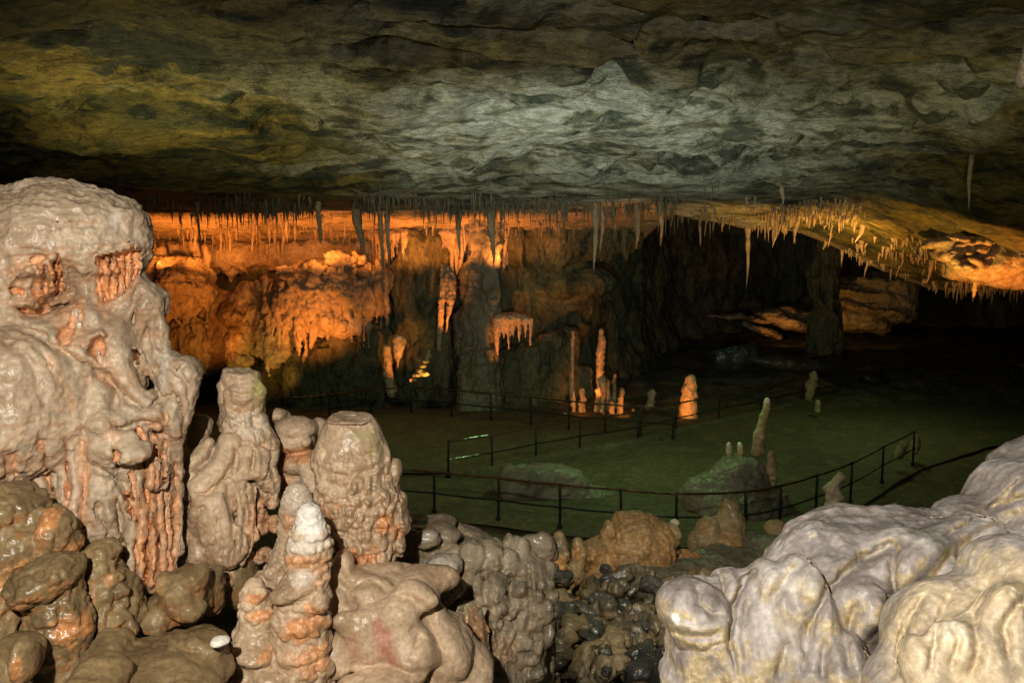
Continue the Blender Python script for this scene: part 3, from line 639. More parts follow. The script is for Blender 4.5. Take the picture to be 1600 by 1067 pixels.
# ---- the thick lumpy stalagmite
F = Field(.0054); Yb = 3.1
prof = [(548, 676, Yb, 44), (548, 692, Yb, 54), (550, 712, Yb, 59), (552, 728, Yb, 58), (553, 742, Yb, 47), (556, 758, Yb, 58), (560, 775, Yb, 64), (562, 790, Yb, 50), (565, 804, Yb, 57), (567, 825, Yb, 56), (568, 850, Yb, 50), (569, 890, Yb, 45), (570, 940, Yb, 52)]
for p, q in zip(prof[:-1], prof[1:]): F.C(p[0], p[1], p[2], p[3], q[0], q[1], q[2], q[3], 3)
F.E(545, 662, 3.08, 34, 12, .09, 8); F.E(546, 650, 3.02, 14, 6, .05, 6, True)
F.E(546, 636, 3.06, 70, 17, .3, 2, True); F.E(547, 657, 3.04, 34, 4, .08, 4)
ring(F, 551, 722, Yb, 50, 20, 12, 1.2, 6, 1, 4, 4); ring(F, 552, 733, Yb, 54, 30, 5.5, 1.5, 3, 14, 3, 3); ring(F, 556, 752, Yb, 56, 26, 9, 1.3, 3, 2, 6); ring(F, 559, 768, Yb, 60, 28, 9.5, 1.3, 3, 3, 6); ring(F, 562, 782, Yb, 59, 30, 8, 1.6, 2.5, 4, 5)
for j, (yy, R) in enumerate(((800, 58), (815, 58), (830, 55), (846, 51), (862, 49), (878, 46), (894, 44), (910, 45))): ring(F, 565 + j * .6, yy, Yb, R, 27 - j, 7.5 - .2 * j, 1.6, 1.6, 9 + j, 6)
for x, y in ((618, 735), (629, 790), (633, 815), (626, 850), (502, 736), (494, 716)): F.E(x, y, 3.12, 9, 18, .05, 9)
build('thick_stalagmite', F, 'tan', 'thickest lumpy stalagmite with a dimpled dome top and nodular tiers', 'stalagmite', [('warp', (.02,) * 3, 5), ('fbm', (.05,) * 3, 2.2), ('lump', (.085, .085, .06), 3.4, lambda V: sstep(W(0, 722, 3.1)[2], W(0, 745, 3.1)[2], V[:, 2])), ('fbm', (.25,) * 3, .7)], Y=Yb, sc=[('line', [(484, 714), (500, 732), (530, 744), (562, 742), (592, 728), (616, 706)], 5, .018), ('line', [(490, 770), (506, 784), (540, 796), (580, 794), (612, 782), (634, 764)], 5, .018), ('line', [(520, 652), (530, 662), (548, 665), (566, 660), (574, 650)], 2.5, .008), ('pit', [(536, 648), (558, 648), (560, 656), (540, 658)], .012, 3), ('line', [(500, 690), (512, 712), (506, 730)], 5, .014), ('line', [(590, 690), (600, 704), (612, 736)], 5, .014), ('line', [(548, 700), (560, 712), (590, 712)], 4, .008), ('line', [(500, 826), (540, 834), (580, 832), (624, 820)], 3, .016), ('line', [(512, 862), (550, 870), (600, 866)], 3, .016)] + nodules(492, 628, 738, 764, 34, 5, (5, 9), (.008, .016), 1.0) + nodules(496, 634, 764, 792, 40, 6, (5, 9), (.010, .018), 1.3) + nodules(504, 632, 796, 920, 130, 7, (4, 8), (.008, .016), 2.2) + nodules(500, 610, 715, 735, 16, 8, (6, 10), (.006, .010), 1.2),
      ora=[(560, 878, 2.98, 30, 18, .12, .95), (512, 800, 3.0, 16, 18, .12, .6), (548, 862, 2.98, 22, 14, .1, .9), (602, 812, 3.02, 14, 22, .1, .95), (622, 830, 3.05, 10, 14, .1, .8), (575, 915, 3.0, 46, 22, .12, .6), (530, 782, 3.0, 10, 8, .1, .5), (586, 860, 3.0, 10, 20, .1, .5)],
      mos=[(566, 680, 3.0, 20, 10, .08, .6), (588, 702, 3.0, 14, 12, .08, .45)])
# ---- white capped stalagmite in front
F = Field(.0046); Yb = 2.62
prof = [(483, 803, Yb, 19), (484, 826, Yb, 24), (482, 852, Yb, 34), (480, 885, Yb, 31), (477, 920, Yb, 36), (470, 955, Yb, 40), (468, 1000, Yb, 44), (465, 1090, Yb, 56)]
F.chain(prof, 7); F.E(483, 776, 2.6, 26, 9, .1, 3, True)
ring(F, 484, 832, Yb, 26, 16, 8, .9, 3, 1); ring(F, 483, 848, Yb, 31, 18, 8, .9, 2.5, 2); ring(F, 482, 862, Yb, 33, 22, 6, 1.2, 2, 3); ring(F, 478, 905, Yb, 33, 20, 7, 1.2, 2, 4); ring(F, 474, 935, Yb, 36, 20, 8, 1.1, 2, 5); ring(F, 470, 965, Yb, 39, 22, 8, 1.1, 2, 6); ring(F, 467, 1010, Yb, 43, 22, 9, 1.0, 2, 7); ring(F, 466, 1040, Yb, 48, 22, 9, 1.0, 2, 8)
lumps(F, [(482, 870, Yb, 30), (472, 950, Yb, 38)], 90, (5, 10), 22, 3.5, 1.2)
lumps(F, [(472, 955, Yb, 39), (465, 1080, Yb, 54)], 130, (7, 14), 23, 4, .8)
F.E(450, 925, 2.55, 28, 14, .06, 14, rot=15); F.E(500, 940, 2.56, 14, 18, .04, 5)
build('white_stalagmite', F, 'tan', 'slim stalagmite with a pure white cap over an orange-streaked lower body', 'stalagmite', [('fbm', (.07, .07, .12), 2.2), ('lump', (.10, .10, .14), 2.8), ('fbm', (.35,) * 3, .6)], Y=Yb,
      pal=[(483, 812, 2.56, 30, 30, .12, 1.2), (482, 850, 2.56, 36, 14, .12, .55), (470, 905, 2.52, 26, 14, .08, .4)], drk=[(440, 925, 2.5, 20, 14, .06, .3)],
      ora=[(470, 880, 2.55, 26, 14, .1, .8), (500, 885, 2.58, 14, 30, .1, .5), (478, 990, 2.5, 44, 26, .12, .95), (490, 1040, 2.5, 34, 30, .12, .8), (492, 955, 2.54, 18, 14, .1, .8), (450, 1040, 2.5, 20, 20, .1, .4)])
# ---- ribbed grey stub behind it
F = Field(.0052); F.chain([(464, 772, 2.95, 20), (464, 788, 2.95, 24), (458, 820, 2.95, 19), (452, 870, 2.95, 26), (440, 930, 2.95, 46)], 8)
lumps(F, [(464, 785, 2.95, 24), (455, 840, 2.95, 22)], 50, (4, 7), 31, 3, 1.6); lumps(F, [(450, 870, 2.95, 28), (436, 925, 2.95, 46)], 70, (7, 14), 32, 4, 1.0)
build('grey_stalagmite', F, 'tan', 'ribbed grey stalagmite stub standing right behind the white-capped one', 'stalagmite', [('ridge', (.08, .08, .2), 2.5), ('fbm', (.2,) * 3, .8)], Y=2.95,
      pal=[(464, 780, 2.9, 30, 26, .1, .35)], drk=[(462, 795, 2.9, 30, 12, .1, .25)], ora=[(452, 815, 2.9, 14, 24, .1, .6)])
# ---- short knobbly stalagmite on the left
F = Field(.0048); Yb = 2.62
F.chain([(398, 918, Yb, 17), (398, 945, Yb, 19), (400, 975, Yb, 26), (402, 1005, Yb, 38), (400, 1080, Yb, 56)], 8)
ring(F, 398, 928, Yb, 17, 12, 6, .9, 2, 1); ring(F, 399, 955, Yb, 21, 14, 6, .9, 2, 2); ring(F, 401, 985, Yb, 30, 18, 7, .9, 2, 3); ring(F, 401, 1015, Yb, 40, 22, 8, .9, 2, 4); ring(F, 400, 1045, Yb, 47, 22, 8, .9, 2, 5)
lumps(F, [(398, 915, Yb, 18), (400, 975, Yb, 26)], 60, (5, 9), 41, 3, .9); lumps(F, [(402, 1000, Yb, 38), (400, 1080, Yb, 56)], 110, (6, 13), 42, 3.5, .8)
F.E(394, 1020, 2.55, 34, 15, .07, 14, rot=-14); F.E(424, 1058, 2.54, 28, 13, .06, 14, rot=-10)
build('knobbly_stalagmite', F, 'tan', 'short knobbly stalagmite with orange rings left of the white-capped one', 'stalagmite', [('fbm', (.07,) * 3, 2.0), ('lump', (.10,) * 3, 2.8), ('fbm', (.35,) * 3, .6)], Y=Yb,
      ora=[(400, 938, 2.56, 22, 9, .08, .9), (402, 966, 2.55, 22, 8, .08, .9), (412, 972, 2.55, 14, 10, .08, .7), (420, 1030, 2.5, 22, 10, .1, .7)])
# ---- smooth glistening apron in the centre
F = Field(.0062); E, C = F.E, F.C
E(606, 1045, 2.95, 126, 140, .25, 30, rot=-14); E(570, 960, 2.93, 60, 70, .2, 26); E(730, 1050, 2.95, 40, 50, .14, 26); E(700, 1000, 2.92, 34, 40, .12, 24); E(560, 920, 2.9, 26, 34, .08, 12, rot=30); E(540, 960, 2.86, 36, 60, .09, 18); E(600, 930, 2.86, 52, 24, .08, 12); E(648, 930, 2.88, 36, 30, .08, 12); E(668, 975, 2.86, 30, 42, .08, 12)
E(535, 967, 2.67, 14, 15, .035, 5); E(600, 1005, 2.72, 66, 66, .07, 34); E(622, 962, 2.70, 26, 18, .05, 16); E(655, 1020, 2.70, 34, 30, .06, 18); E(560, 985, 2.72, 26, 30, .05, 20); E(640, 1050, 2.66, 30, 24, .05, 18); E(525, 1030, 2.70, 26, 34, .06, 20); E(580, 1074, 2.60, 60, 18, .07, 18); E(700, 1030, 2.80, 30, 50, .08, 26); E(650, 935, 2.76, 40, 20, .06, 20); E(575, 925, 2.80, 36, 20, .06, 20); E(530, 895, 2.86, 22, 36, .07, 18, rot=-20); E(610, 905, 2.98, 70, 22, .1, 18)
E(510, 925, 2.9, 14, 40, .05, 10); E(680, 905, 2.96, 34, 20, .07, 10)
AP = [('line', [(520, 868), (532, 900), (552, 916), (578, 906), (598, 914), (612, 936)], 7, .022), ('line', [(612, 936), (640, 932), (666, 956), (682, 1000), (692, 1052)], 8, .024), ('line', [(606, 950), (620, 944), (638, 956)], 5, .010), ('line', [(640, 980), (652, 996), (650, 1016)], 6, .010),
      ('line', [(540, 940), (552, 960), (560, 985)], 8, .008), ('pit', [(576, 968), (596, 962), (614, 984), (624, 1014), (636, 1046), (606, 1044), (588, 1030), (576, 1000)], .004, 14, 'red', 1.0), ('pit', [(535, 995), (562, 985), (570, 1030), (545, 1040)], .0, 10, 'red', .5), ('line', [(560, 1044), (600, 1036), (640, 1052), (676, 1046)], 6, .022)]
build('flowstone_apron', F, 'tan', 'smooth glistening flowstone apron with one reddish stain below the thickest stalagmite', 'flowstone', [('warp', (.012,) * 3, 10), ('lump', (.022, .022, .018), 7), ('fbm', (.05,) * 3, 2.4), ('fbm', (.14,) * 3, .7)], Y=2.75,
      ora=[(640, 1056, 2.68, 40, 8, .1, .3)], sc=AP)
# ---- nodular bank right of the thick stalagmite
F = Field(.0078); E, C = F.E, F.C
E(720, 1010, 3.75, 110, 160, .45, 40); E(700, 860, 3.9, 90, 36, .3, 20, rot=-10); E(790, 930, 4.0, 66, 80, .35, 24); E(820, 1010, 4.0, 50, 100, .3, 20); E(640, 850, 3.8, 60, 36, .25, 16)
E(672, 822, 3.85, 40, 12, .14, 8, rot=14); E(688, 832, 3.7, 30, 14, .10, 8); E(668, 845, 3.55, 22, 9, .06, 4); E(667, 838, 3.53, 15, 8, .05, 3); E(667, 829, 3.53, 10, 5, .03, 3)
E(735, 862, 3.7, 12, 8, .035, 3); E(733, 853, 3.7, 9, 6, .026, 3); E(735, 872, 3.7, 15, 8, .045, 4); E(693, 884, 3.4, 27, 23, .07, 5); E(704, 917, 3.36, 26, 17, .07, 4); E(692, 928, 3.36, 22, 12, .06, 4); E(735, 955, 3.38, 18, 9, .04, 4, rot=-20); E(790, 862, 3.8, 30, 14, .10, 8); E(770, 878, 3.75, 22, 16, .07, 6); E(800, 875, 3.8, 20, 18, .08, 6)
E(812, 921, 3.72, 11, 10, .03, 4); E(812, 935, 3.72, 14, 9, .04, 4)
rg = random.Random(77)
for i in range(330):
    x = rg.uniform(635, 860); y = rg.uniform(848, 1075); dxx = (x - 740) / 120
    F.E(x, y, 3.40 + .16 * abs(dxx) + .22 * max(0, (930 - y) / 100) + rg.uniform(0, .08), rg.uniform(8, 19), rg.uniform(8, 22), rg.uniform(.03, .05), 5)
for i in range(22):
    x = rg.uniform(715, 760); y = rg.uniform(950, 1010); F.C(x, y, 3.30, 5, x + rg.uniform(-8, 4), y + rg.uniform(30, 60), 3.26, 5, 4)
build('nodular_bank', F, 'grey', 'bank of wet grey nodules and ball-shaped knobs right of the smooth apron', 'flowstone', [('warp', (.03,) * 3, 7), ('lump', (.045, .045, .035), 3.6), ('ridge', (.07,) * 3, 2.0), ('lump', (.14,) * 3, 1.6)], Y=3.5, sc=[('line', [(640, 860), (670, 868), (700, 858), (730, 840), (760, 850)], 4, .03), ('line', [(760, 870), (756, 930), (764, 1000), (780, 1066)], 6, .06), ('line', [(716, 940), (730, 960), (726, 1000), (740, 1060)], 5, .04), ('line', [(800, 890), (800, 930), (790, 980)], 5, .04), ('line', [(830, 880), (826, 940), (834, 1010)], 5, .04), ('line', [(655, 880), (664, 920), (680, 950)], 5, .03)] + nodules(640, 850, 880, 1067, 190, 12, (5, 11), (.010, .022), 1.4),
      ora=[(745, 985, 3.3, 30, 30, .15, .7), (795, 862, 3.72, 12, 10, .1, .9), (812, 950, 3.7, 14, 26, .1, .5), (650, 1050, 3.2, 60, 30, .3, .6), (780, 1040, 3.3, 40, 30, .3, .35)],
      pal=[(693, 880, 3.35, 28, 18, .08, .28), (704, 915, 3.3, 28, 18, .08, .25), (812, 921, 3.7, 12, 8, .05, .6), (667, 838, 3.5, 18, 10, .06, .22)])
# ---- muddy boulders bottom left
F = Field(.0062); E = F.E
E(45, 850, 2.45, 58, 62, .17, 18); E(18, 790, 2.42, 40, 34, .12, 12); E(60, 782, 2.48, 16, 16, .05, 6); E(85, 830, 2.42, 26, 36, .08, 10); E(105, 850, 2.45, 16, 22, .05, 6); E(20, 930, 2.42, 40, 50, .12, 16); E(75, 880, 2.4, 24, 16, .06, 6); E(10, 960, 2.3, 22, 70, .08, 12)
lumps(F, [(60, 800, 2.45, 30), (70, 880, 2.45, 48)], 70, (7, 13), 51, 4, 1.2, True)
build('muddy_boulder', F, 'mud', 'brown lumpy boulder with orange face against the left edge of the cave', 'boulder', [('warp', (.03,) * 3, 5), ('ridge', (.035,) * 3, 7), ('lump', (.055,) * 3, 5.5), ('ridge', (.14,) * 3, 2.0)], Y=2.4,
      ora=[(35, 838, 2.25, 34, 30, .12, .95), (70, 815, 2.36, 14, 22, .1, .8), (50, 885, 2.3, 30, 10, .1, .8), (108, 860, 2.42, 12, 14, .08, .9), (20, 910, 2.3, 14, 30, .1, .6)])
F = Field(.0058); E = F.E
E(70, 905, 2.3, 50, 34, .13, 10, rot=14); E(100, 890, 2.28, 22, 22, .08, 8); F.chain([(85, 930, 2.32, 42), (100, 980, 2.32, 40), (95, 1040, 2.32, 36), (90, 1100, 2.32, 40)], 10)
lumps(F, [(85, 930, 2.32, 42), (95, 1030, 2.32, 36)], 100, (7, 14), 61, 4, 1.0, True)
build('capped_boulder', F, 'mud', 'brown-capped boulder tapering to a jagged orange foot in the bottom left', 'boulder', [('warp', (.03,) * 3, 4), ('ridge', (.04,) * 3, 6), ('lump', (.055,) * 3, 5), ('ridge', (.14,) * 3, 2.0)], Y=2.3,
      ora=[(98, 955, 2.15, 36, 36, .15, .95), (100, 1005, 2.18, 40, 36, .15, .8), (130, 985, 2.25, 22, 16, .1, .8)])
F = Field(.0058); E = F.E
E(142, 875, 2.5, 20, 20, .07, 8); E(160, 862, 2.52, 22, 16, .07, 8); E(155, 930, 2.52, 46, 60, .13, 14); E(185, 960, 2.55, 36, 60, .12, 14)
lumps(F, [(150, 880, 2.5, 30), (175, 980, 2.5, 44)], 120, (7, 14), 71, 4, 1.2, True)
build('round_boulder', F, 'mud', 'dark knobbly boulder with a rounded twin top right of the brown-capped one', 'boulder', [('warp', (.03,) * 3, 4), ('ridge', (.04,) * 3, 6), ('lump', (.06,) * 3, 5), ('ridge', (.14,) * 3, 2.0)], Y=2.5, ora=[(158, 915, 2.38, 18, 14, .08, .9), (130, 940, 2.38, 12, 20, .08, .5)], drk=[(185, 940, 2.4, 26, 30, .1, .4)])
F = Field(.0070); E = F.E
E(200, 1090, 2.25, 150, 60, .35, 30, rot=6); E(270, 1035, 2.45, 84, 34, .2, 16, rot=12); E(165, 1010, 2.4, 46, 22, .12, 12, rot=18); E(150, 1060, 2.1, 46, 26, .12, 12); E(290, 930, 2.7, 40, 46, .10, 14); E(285, 925, 2.62, 32, 38, .07, 22, rot=4); E(262, 905, 2.62, 12, 16, .05, 14); E(306, 900, 2.62, 14, 14, .05, 14); E(300, 955, 2.6, 20, 14, .05, 14); E(250, 960, 2.66, 30, 26, .1, 10); E(330, 1030, 2.45, 34, 14, .08, 6, rot=-20)
for x, y in ((280, 1000), (296, 1015), (310, 1000), (318, 1040), (335, 1012), (350, 1040), (300, 1040)): E(x, y, 2.37, 16, 8, .05, 12, rot=-30)
E(330, 925, 2.8, 22, 40, .07, 8); E(370, 900, 3.1, 30, 60, .1, 12)
build('mud_mound', F, 'mud', 'smooth brown mud-coated mound along the bottom edge below the tall flowstone', 'rock mound', [('warp', (.015,) * 3, 9), ('ridge', (.025,) * 3, 6), ('fbm', (.06,) * 3, 3), ('ridge', (.12,) * 3, 1.4)], Y=2.4,
      ora=[(255, 925, 2.6, 10, 30, .1, .3), (345, 940, 2.74, 16, 20, .08, .3)])
F = Field(.0058); E = F.E
E(12, 1040, 2.05, 40, 46, .14, 14); E(38, 1030, 2.0, 16, 40, .06, 8)
build('corner_boulder', F, 'mud', 'rounded brown boulder cut off by the bottom left corner', 'boulder', [('fbm', (.04,) * 3, 4), ('fbm', (.2,) * 3, 1)], Y=2.0, ora=[(14, 1055, 1.92, 8, 22, .06, .9)])
F = Field(.004); F.E(345, 1000, 2.30, 15, 6, .03, 4, rot=-6); F.E(341, 1003, 2.30, 12, 5, .03, 4)
build('white_pebble', F, 'pale', 'small smooth white pebble lying on the brown mud', 'pebble', [('fbm', (.08,) * 3, 1.2)], Y=2.45, pal=[(345, 998, 2.29, 40, 40, .2, 1.2)])

# ---- pale boulder bottom right
F = Field(.0056); E, C = F.E, F.C
Yb = 2.1
E(1330, 1040, 2.2, 190, 210, .42, 40, rot=-14); E(1480, 960, 2.25, 170, 150, .36, 40, rot=-8); E(1250, 930, 2.1, 74, 90, .2, 24, rot=-20); E(1380, 870, 2.2, 130, 66, .26, 30, rot=-6); E(1300, 880, 2.14, 80, 60, .2, 24, rot=-25)
E(1700, 1120, 2.5, 260, 230, .5, 60); E(1480, 1160, 2.5, 260, 200, .5, 60); E(1740, 900, 2.5, 160, 200, .4, 60); E(1640, 800, 2.3, 110, 84, .25, 40, rot=-20); E(1560, 830, 2.25, 90, 40, .2, 40, rot=-24); E(1470, 860, 2.16, 100, 60, .22, 24); E(1590, 880, 2.2, 80, 90, .25, 24)
E(1086, 955, 2.01, 50, 46, .14, 34, rot=-6); E(1068, 948, 1.98, 30, 30, .08, 26); E(1110, 985, 2.0, 50, 40, .12, 30); E(1150, 928, 2.06, 50, 40, .12, 12, rot=-14); E(1112, 938, 2.05, 34, 30, .10, 8); E(1080, 1010, 2.02, 40, 50, .12, 14); E(1095, 1060, 2.02, 66, 60, .14, 16); E(1160, 1010, 2.0, 70, 80, .16, 22)
E(1208, 930, 2.0, 34, 60, .14, 22, rot=14); E(1190, 1020, 1.94, 34, 80, .10, 22); E(1262, 940, 1.96, 38, 80, .12, 24, rot=12); E(1250, 1040, 1.88, 36, 60, .08, 20); E(1340, 930, 1.98, 46, 60, .14, 26, rot=20); E(1320, 1040, 1.84, 46, 60, .08, 24); E(1420, 870, 2.02, 60, 40, .14, 26, rot=20); E(1500, 840, 2.06, 60, 34, .12, 26, rot=12)


build('pale_boulder', F, 'pale', 'large pale boulder with a speckled grey crown and a flat-topped knob at its left', 'boulder',
      [('warp', (.006,) * 3, 18), ('ridge', (.010, .010, .004), 9), ('ridge', (.024, .024, .010), 3.6), ('fbm', (.06, .06, .03), 1.5), ('fbm', (.18,) * 3, .5)], Y=Yb,
      sc=[('line', [(1034, 962), (1048, 984), (1078, 996), (1112, 994), (1134, 980)], 6, .018), ('line', [(1036, 1000), (1060, 1016), (1100, 1016), (1140, 1000)], 6, .014), ('line', [(1038, 950), (1060, 976), (1096, 984), (1124, 972)], 4, -.012, 'pal', .35),
          ('line', [(1082, 912), (1094, 930), (1092, 944), (1112, 958), (1136, 956)], 5, .016), ('line', [(1120, 890), (1130, 910), (1136, 940)], 4, .03), ('line', [(1188, 880), (1166, 905), (1146, 944), (1142, 1000), (1152, 1066)], 5, .05), ('line', [(1172, 930), (1160, 980), (1172, 1060)], 8, .02),
          ('line', [(1412, 838), (1380, 858), (1340, 880), (1296, 920), (1262, 980), (1256, 1066)], 9, .05), ('line', [(1404, 846), (1392, 880), (1398, 925), (1380, 960)], 7, .035), ('line', [(1270, 830), (1258, 870), (1226, 905), (1200, 960)], 10, .03), ('line', [(1340, 940), (1320, 990), (1330, 1060)], 9, .03), ('line', [(1300, 800), (1290, 840), (1310, 870)], 12, .02),
          ('line', [(1620, 800), (1540, 830), (1480, 880), (1430, 940), (1380, 1000), (1360, 1070)], 20, .10), ('line', [(1620, 770), (1560, 790), (1500, 826), (1450, 850)], 7, .035), ('line', [(1600, 745), (1572, 775), (1540, 800)], 6, .03), ('line', [(1490, 800), (1450, 815), (1420, 838)], 10, .03), ('line', [(1230, 1000), (1216, 1066)], 8, .025), ('line', [(1290, 1000), (1284, 1066)], 6, .02)],
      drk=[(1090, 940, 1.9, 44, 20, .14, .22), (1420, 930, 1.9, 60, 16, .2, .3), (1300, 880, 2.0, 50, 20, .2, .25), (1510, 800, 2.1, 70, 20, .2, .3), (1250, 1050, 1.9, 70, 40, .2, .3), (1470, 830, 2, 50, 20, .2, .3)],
      pal=[(1057, 968, 1.9, 6, 5, .12, 1.3), (1220, 890, 2, 40, 14, .2, .3), (1400, 810, 2.1, 60, 12, .2, .35)])
F = Field(.0048); E, C = F.E, F.C; Yb = 1.6
E(1540, 1040, 1.66, 160, 130, .24, 30, rot=-24); E(1600, 930, 1.68, 80, 90, .18, 24); E(1450, 1080, 1.6, 90, 70, .14, 20)
E(1500, 1010, 1.52, 60, 50, .06, 40, rot=-10); E(1570, 970, 1.54, 50, 60, .06, 40); E(1440, 1050, 1.52, 30, 60, .06, 18, rot=24); E(1550, 1060, 1.5, 70, 50, .07, 40)

build('fleshy_boulder', F, 'pale', 'nearest cream-orange boulder with drooping folds filling the bottom right corner', 'boulder',
      [('warp', (.008,) * 3, 16), ('fbm', (.010, .010, .005), 9), ('ridge', (.03, .03, .012), 2.5), ('fbm', (.12,) * 3, .7)], Y=Yb,
      sc=[('line', [(1450, 920), (1412, 980), (1392, 1070)], 7, .025), ('line', [(1490, 915), (1462, 985), (1450, 1070)], 6, .02), ('line', [(1560, 900), (1520, 960), (1530, 1020), (1510, 1070)], 9, .03), ('line', [(1600, 930), (1570, 980), (1580, 1040)], 8, .03), ('line', [(1480, 960), (1500, 1000), (1486, 1050)], 5, .014), ('line', [(1540, 930), (1580, 915), (1610, 930)], 8, -.02)],
      ora=[(1540, 1010, 1.46, 200, 140, .3, .6), (1600, 920, 1.55, 60, 50, .2, .6)], pal=[(1480, 950, 1.5, 30, 40, .1, .5), (1592, 880, 1.56, 16, 12, .08, .9), (1530, 960, 1.45, 20, 14, .08, .5)])
F = Field(.0085)
F.E(1600, 738, 2.6, 46, 44, .15, 20, rot=-30); F.E(1580, 765, 2.55, 30, 40, .12, 16, rot=-20); F.E(1640, 720, 2.6, 50, 40, .15, 20)
build('upright_boulder', F, 'pale', 'pale rounded boulder standing at the right edge behind the big pale one', 'boulder', [('fbm', (.03,) * 3, 5), ('ridge', (.04, .04, .02), 3), ('fbm', (.15,) * 3, 1)], Y=2.6, ora=[(1560, 780, 2.6, 14, 20, .1, .6)])

M['gully'] = wet_stone('mottled_gully_rock', (.24, .19, .115), (.055, .052, .042), (.50, .26, .10), u=1.6, wet=.35, under=.5, bumps=((6, .7, .03), (22, .7, .012), (90, .4, .003)))
# ================================================================== middle distance
def rock(name, mat, label, cat, prims, Y, h=None, layers=None, **kw):
    F = Field(h or Y * .00215)
    for p in prims: F.E(*p[:6], *(p[6:7] or (8,)), rot=p[7] if len(p) > 7 else 0)
    build(name, F, mat, label, cat, layers or [('warp', (.02,) * 3, 6), ('ridge', (.03,) * 3, 5), ('fbm', (.09,) * 3, 3.0), ('lump', (.07,) * 3, 1.6), ('fbm', (.25,) * 3, 1.2)], Y=Y, **kw)
rock('buff_boulder', 'midrock', 'large buff-orange boulder with a pointed horn just below the near handrail', 'boulder',
     [(1000, 850, 9.4, 60, 46, .42, 12, -8), (955, 880, 9.2, 56, 40, .38, 12), (1010, 900, 9.2, 44, 40, .34, 12, -30), (952, 838, 9.1, 12, 24, .09, 6), (1052, 838, 9.4, 16, 18, .12, 8), (925, 870, 9.0, 26, 24, .18, 8), (985, 812, 9.5, 30, 14, .2, 8), (950, 930, 8.8, 50, 40, .35, 14), (1030, 905, 9.2, 14, 34, .12, 8, 35)], 9.2,
     ora=[(1000, 840, 9.1, 70, 40, .5, .55), (940, 880, 8.9, 40, 30, .4, .8), (1030, 870, 9.1, 34, 26, .4, .8), (970, 905, 8.8, 40, 30, .4, .4)], drk=[(990, 818, 9.3, 50, 12, .3, .2)])
F = Field(.0165)
F.chain([(874, 838, 7.8, 9), (874, 850, 7.8, 13), (868, 870, 7.8, 17), (866, 895, 7.8, 24), (862, 925, 7.8, 34)], 6); F.chain([(902, 848, 7.9, 9), (905, 868, 7.9, 12), (898, 900, 7.9, 15)], 6)
lumps(F, [(872, 850, 7.8, 13), (864, 920, 7.8, 32)], 50, (5, 9), 3, 3, .9); F.E(850, 858, 7.7, 11, 9, .07, 4); F.E(880, 905, 7.6, 14, 12, .08, 4)
build('stalagmite', F, 'midrock', 'grey-topped stalagmite with orange ragged sides left of the buff boulder', 'stalagmite', [('fbm', (.1,) * 3, 2), ('lump', (.12,) * 3, 1.6)], Y=7.8, ora=[(868, 875, 7.7, 30, 12, .3, .9), (866, 898, 7.6, 34, 14, .3, .9), (903, 866, 7.8, 12, 14, .2, .9)], drk=[(874, 845, 7.8, 22, 14, .3, .5), (884, 905, 7.6, 14, 12, .2, .8)])
F = Field(.021); F.chain([(1141, 792, 11, 15), (1142, 812, 11, 19), (1140, 840, 11, 22)], 8); F.E(1108, 830, 11, 22, 26, .22, 8); F.E(1098, 850, 10.9, 26, 26, .2, 8); F.E(1140, 848, 10.8, 20, 10, .15, 6)
build('blunt_stalagmite', F, 'midrock', 'blunt buff stalagmite on the rock bank in front of the near handrail', 'stalagmite', [('warp', (.03,) * 3, 4), ('fbm', (.1,) * 3, 2.5), ('lump', (.1,) * 3, 1.2)], Y=11, ora=[(1142, 842, 10.8, 22, 8, .3, .6), (1106, 826, 10.8, 14, 10, .3, .4)])
rock('rock_bank', 'greyrock', 'long grey rock bank carrying the blunt stalagmite', 'rock bank', [(1180, 890, 10.8, 110, 50, .8, 20, 4), (1110, 905, 10.4, 70, 46, .6, 20), (1250, 880, 11, 60, 46, .6, 16)], 10.8, ora=[(1090, 880, 10.2, 20, 10, .3, .4)])
rock('orange_rock', 'midrock', 'small orange rock wedged between buff boulder and grey bank', 'rock', [(1078, 870, 9.9, 22, 10, .1, 6, -8), (1064, 876, 9.8, 12, 10, .08, 5)], 9.8, ora=[(1075, 868, 9.8, 30, 14, .3, .9)])
rock('small_rock', 'midrock', 'small knob of pale rock on the grey bank right of the blunt stalagmite', 'rock', [(1210, 826, 11.2, 14, 12, .12, 5), (1216, 832, 11.2, 10, 8, .1, 5)], 11.2)
rock('white_stone', 'pale', 'small white stone at the foot of the handrail beside the buff boulder', 'stone', [(1054, 817, 10.2, 9, 7, .06, 3)], 10.2, layers=[('fbm', (.15,) * 3, 1)], pal=[(1054, 817, 10.2, 20, 20, .3, .8)])
rock('brown_slope_rock', 'greyrock', 'sloping brown rock slab between the buff boulder and the pale boulder', 'rock slab', [(1050, 935, 8.6, 100, 30, .5, 20, -24), (1110, 915, 9.0, 80, 36, .5, 20, -10)], 8,
     ora=[(1060, 905, 8, 50, 12, .5, .35)], drk=[(1010, 960, 8.0, 60, 30, .6, .4)])
rock('pale_slope_rock', 'midrock', 'pale jagged rock low in the gully beside the dark wet boulders', 'rock', [(1000, 1052, 6.4, 34, 34, .2, 8, 10), (975, 1070, 6.2, 20, 30, .15, 8)], 6.3)
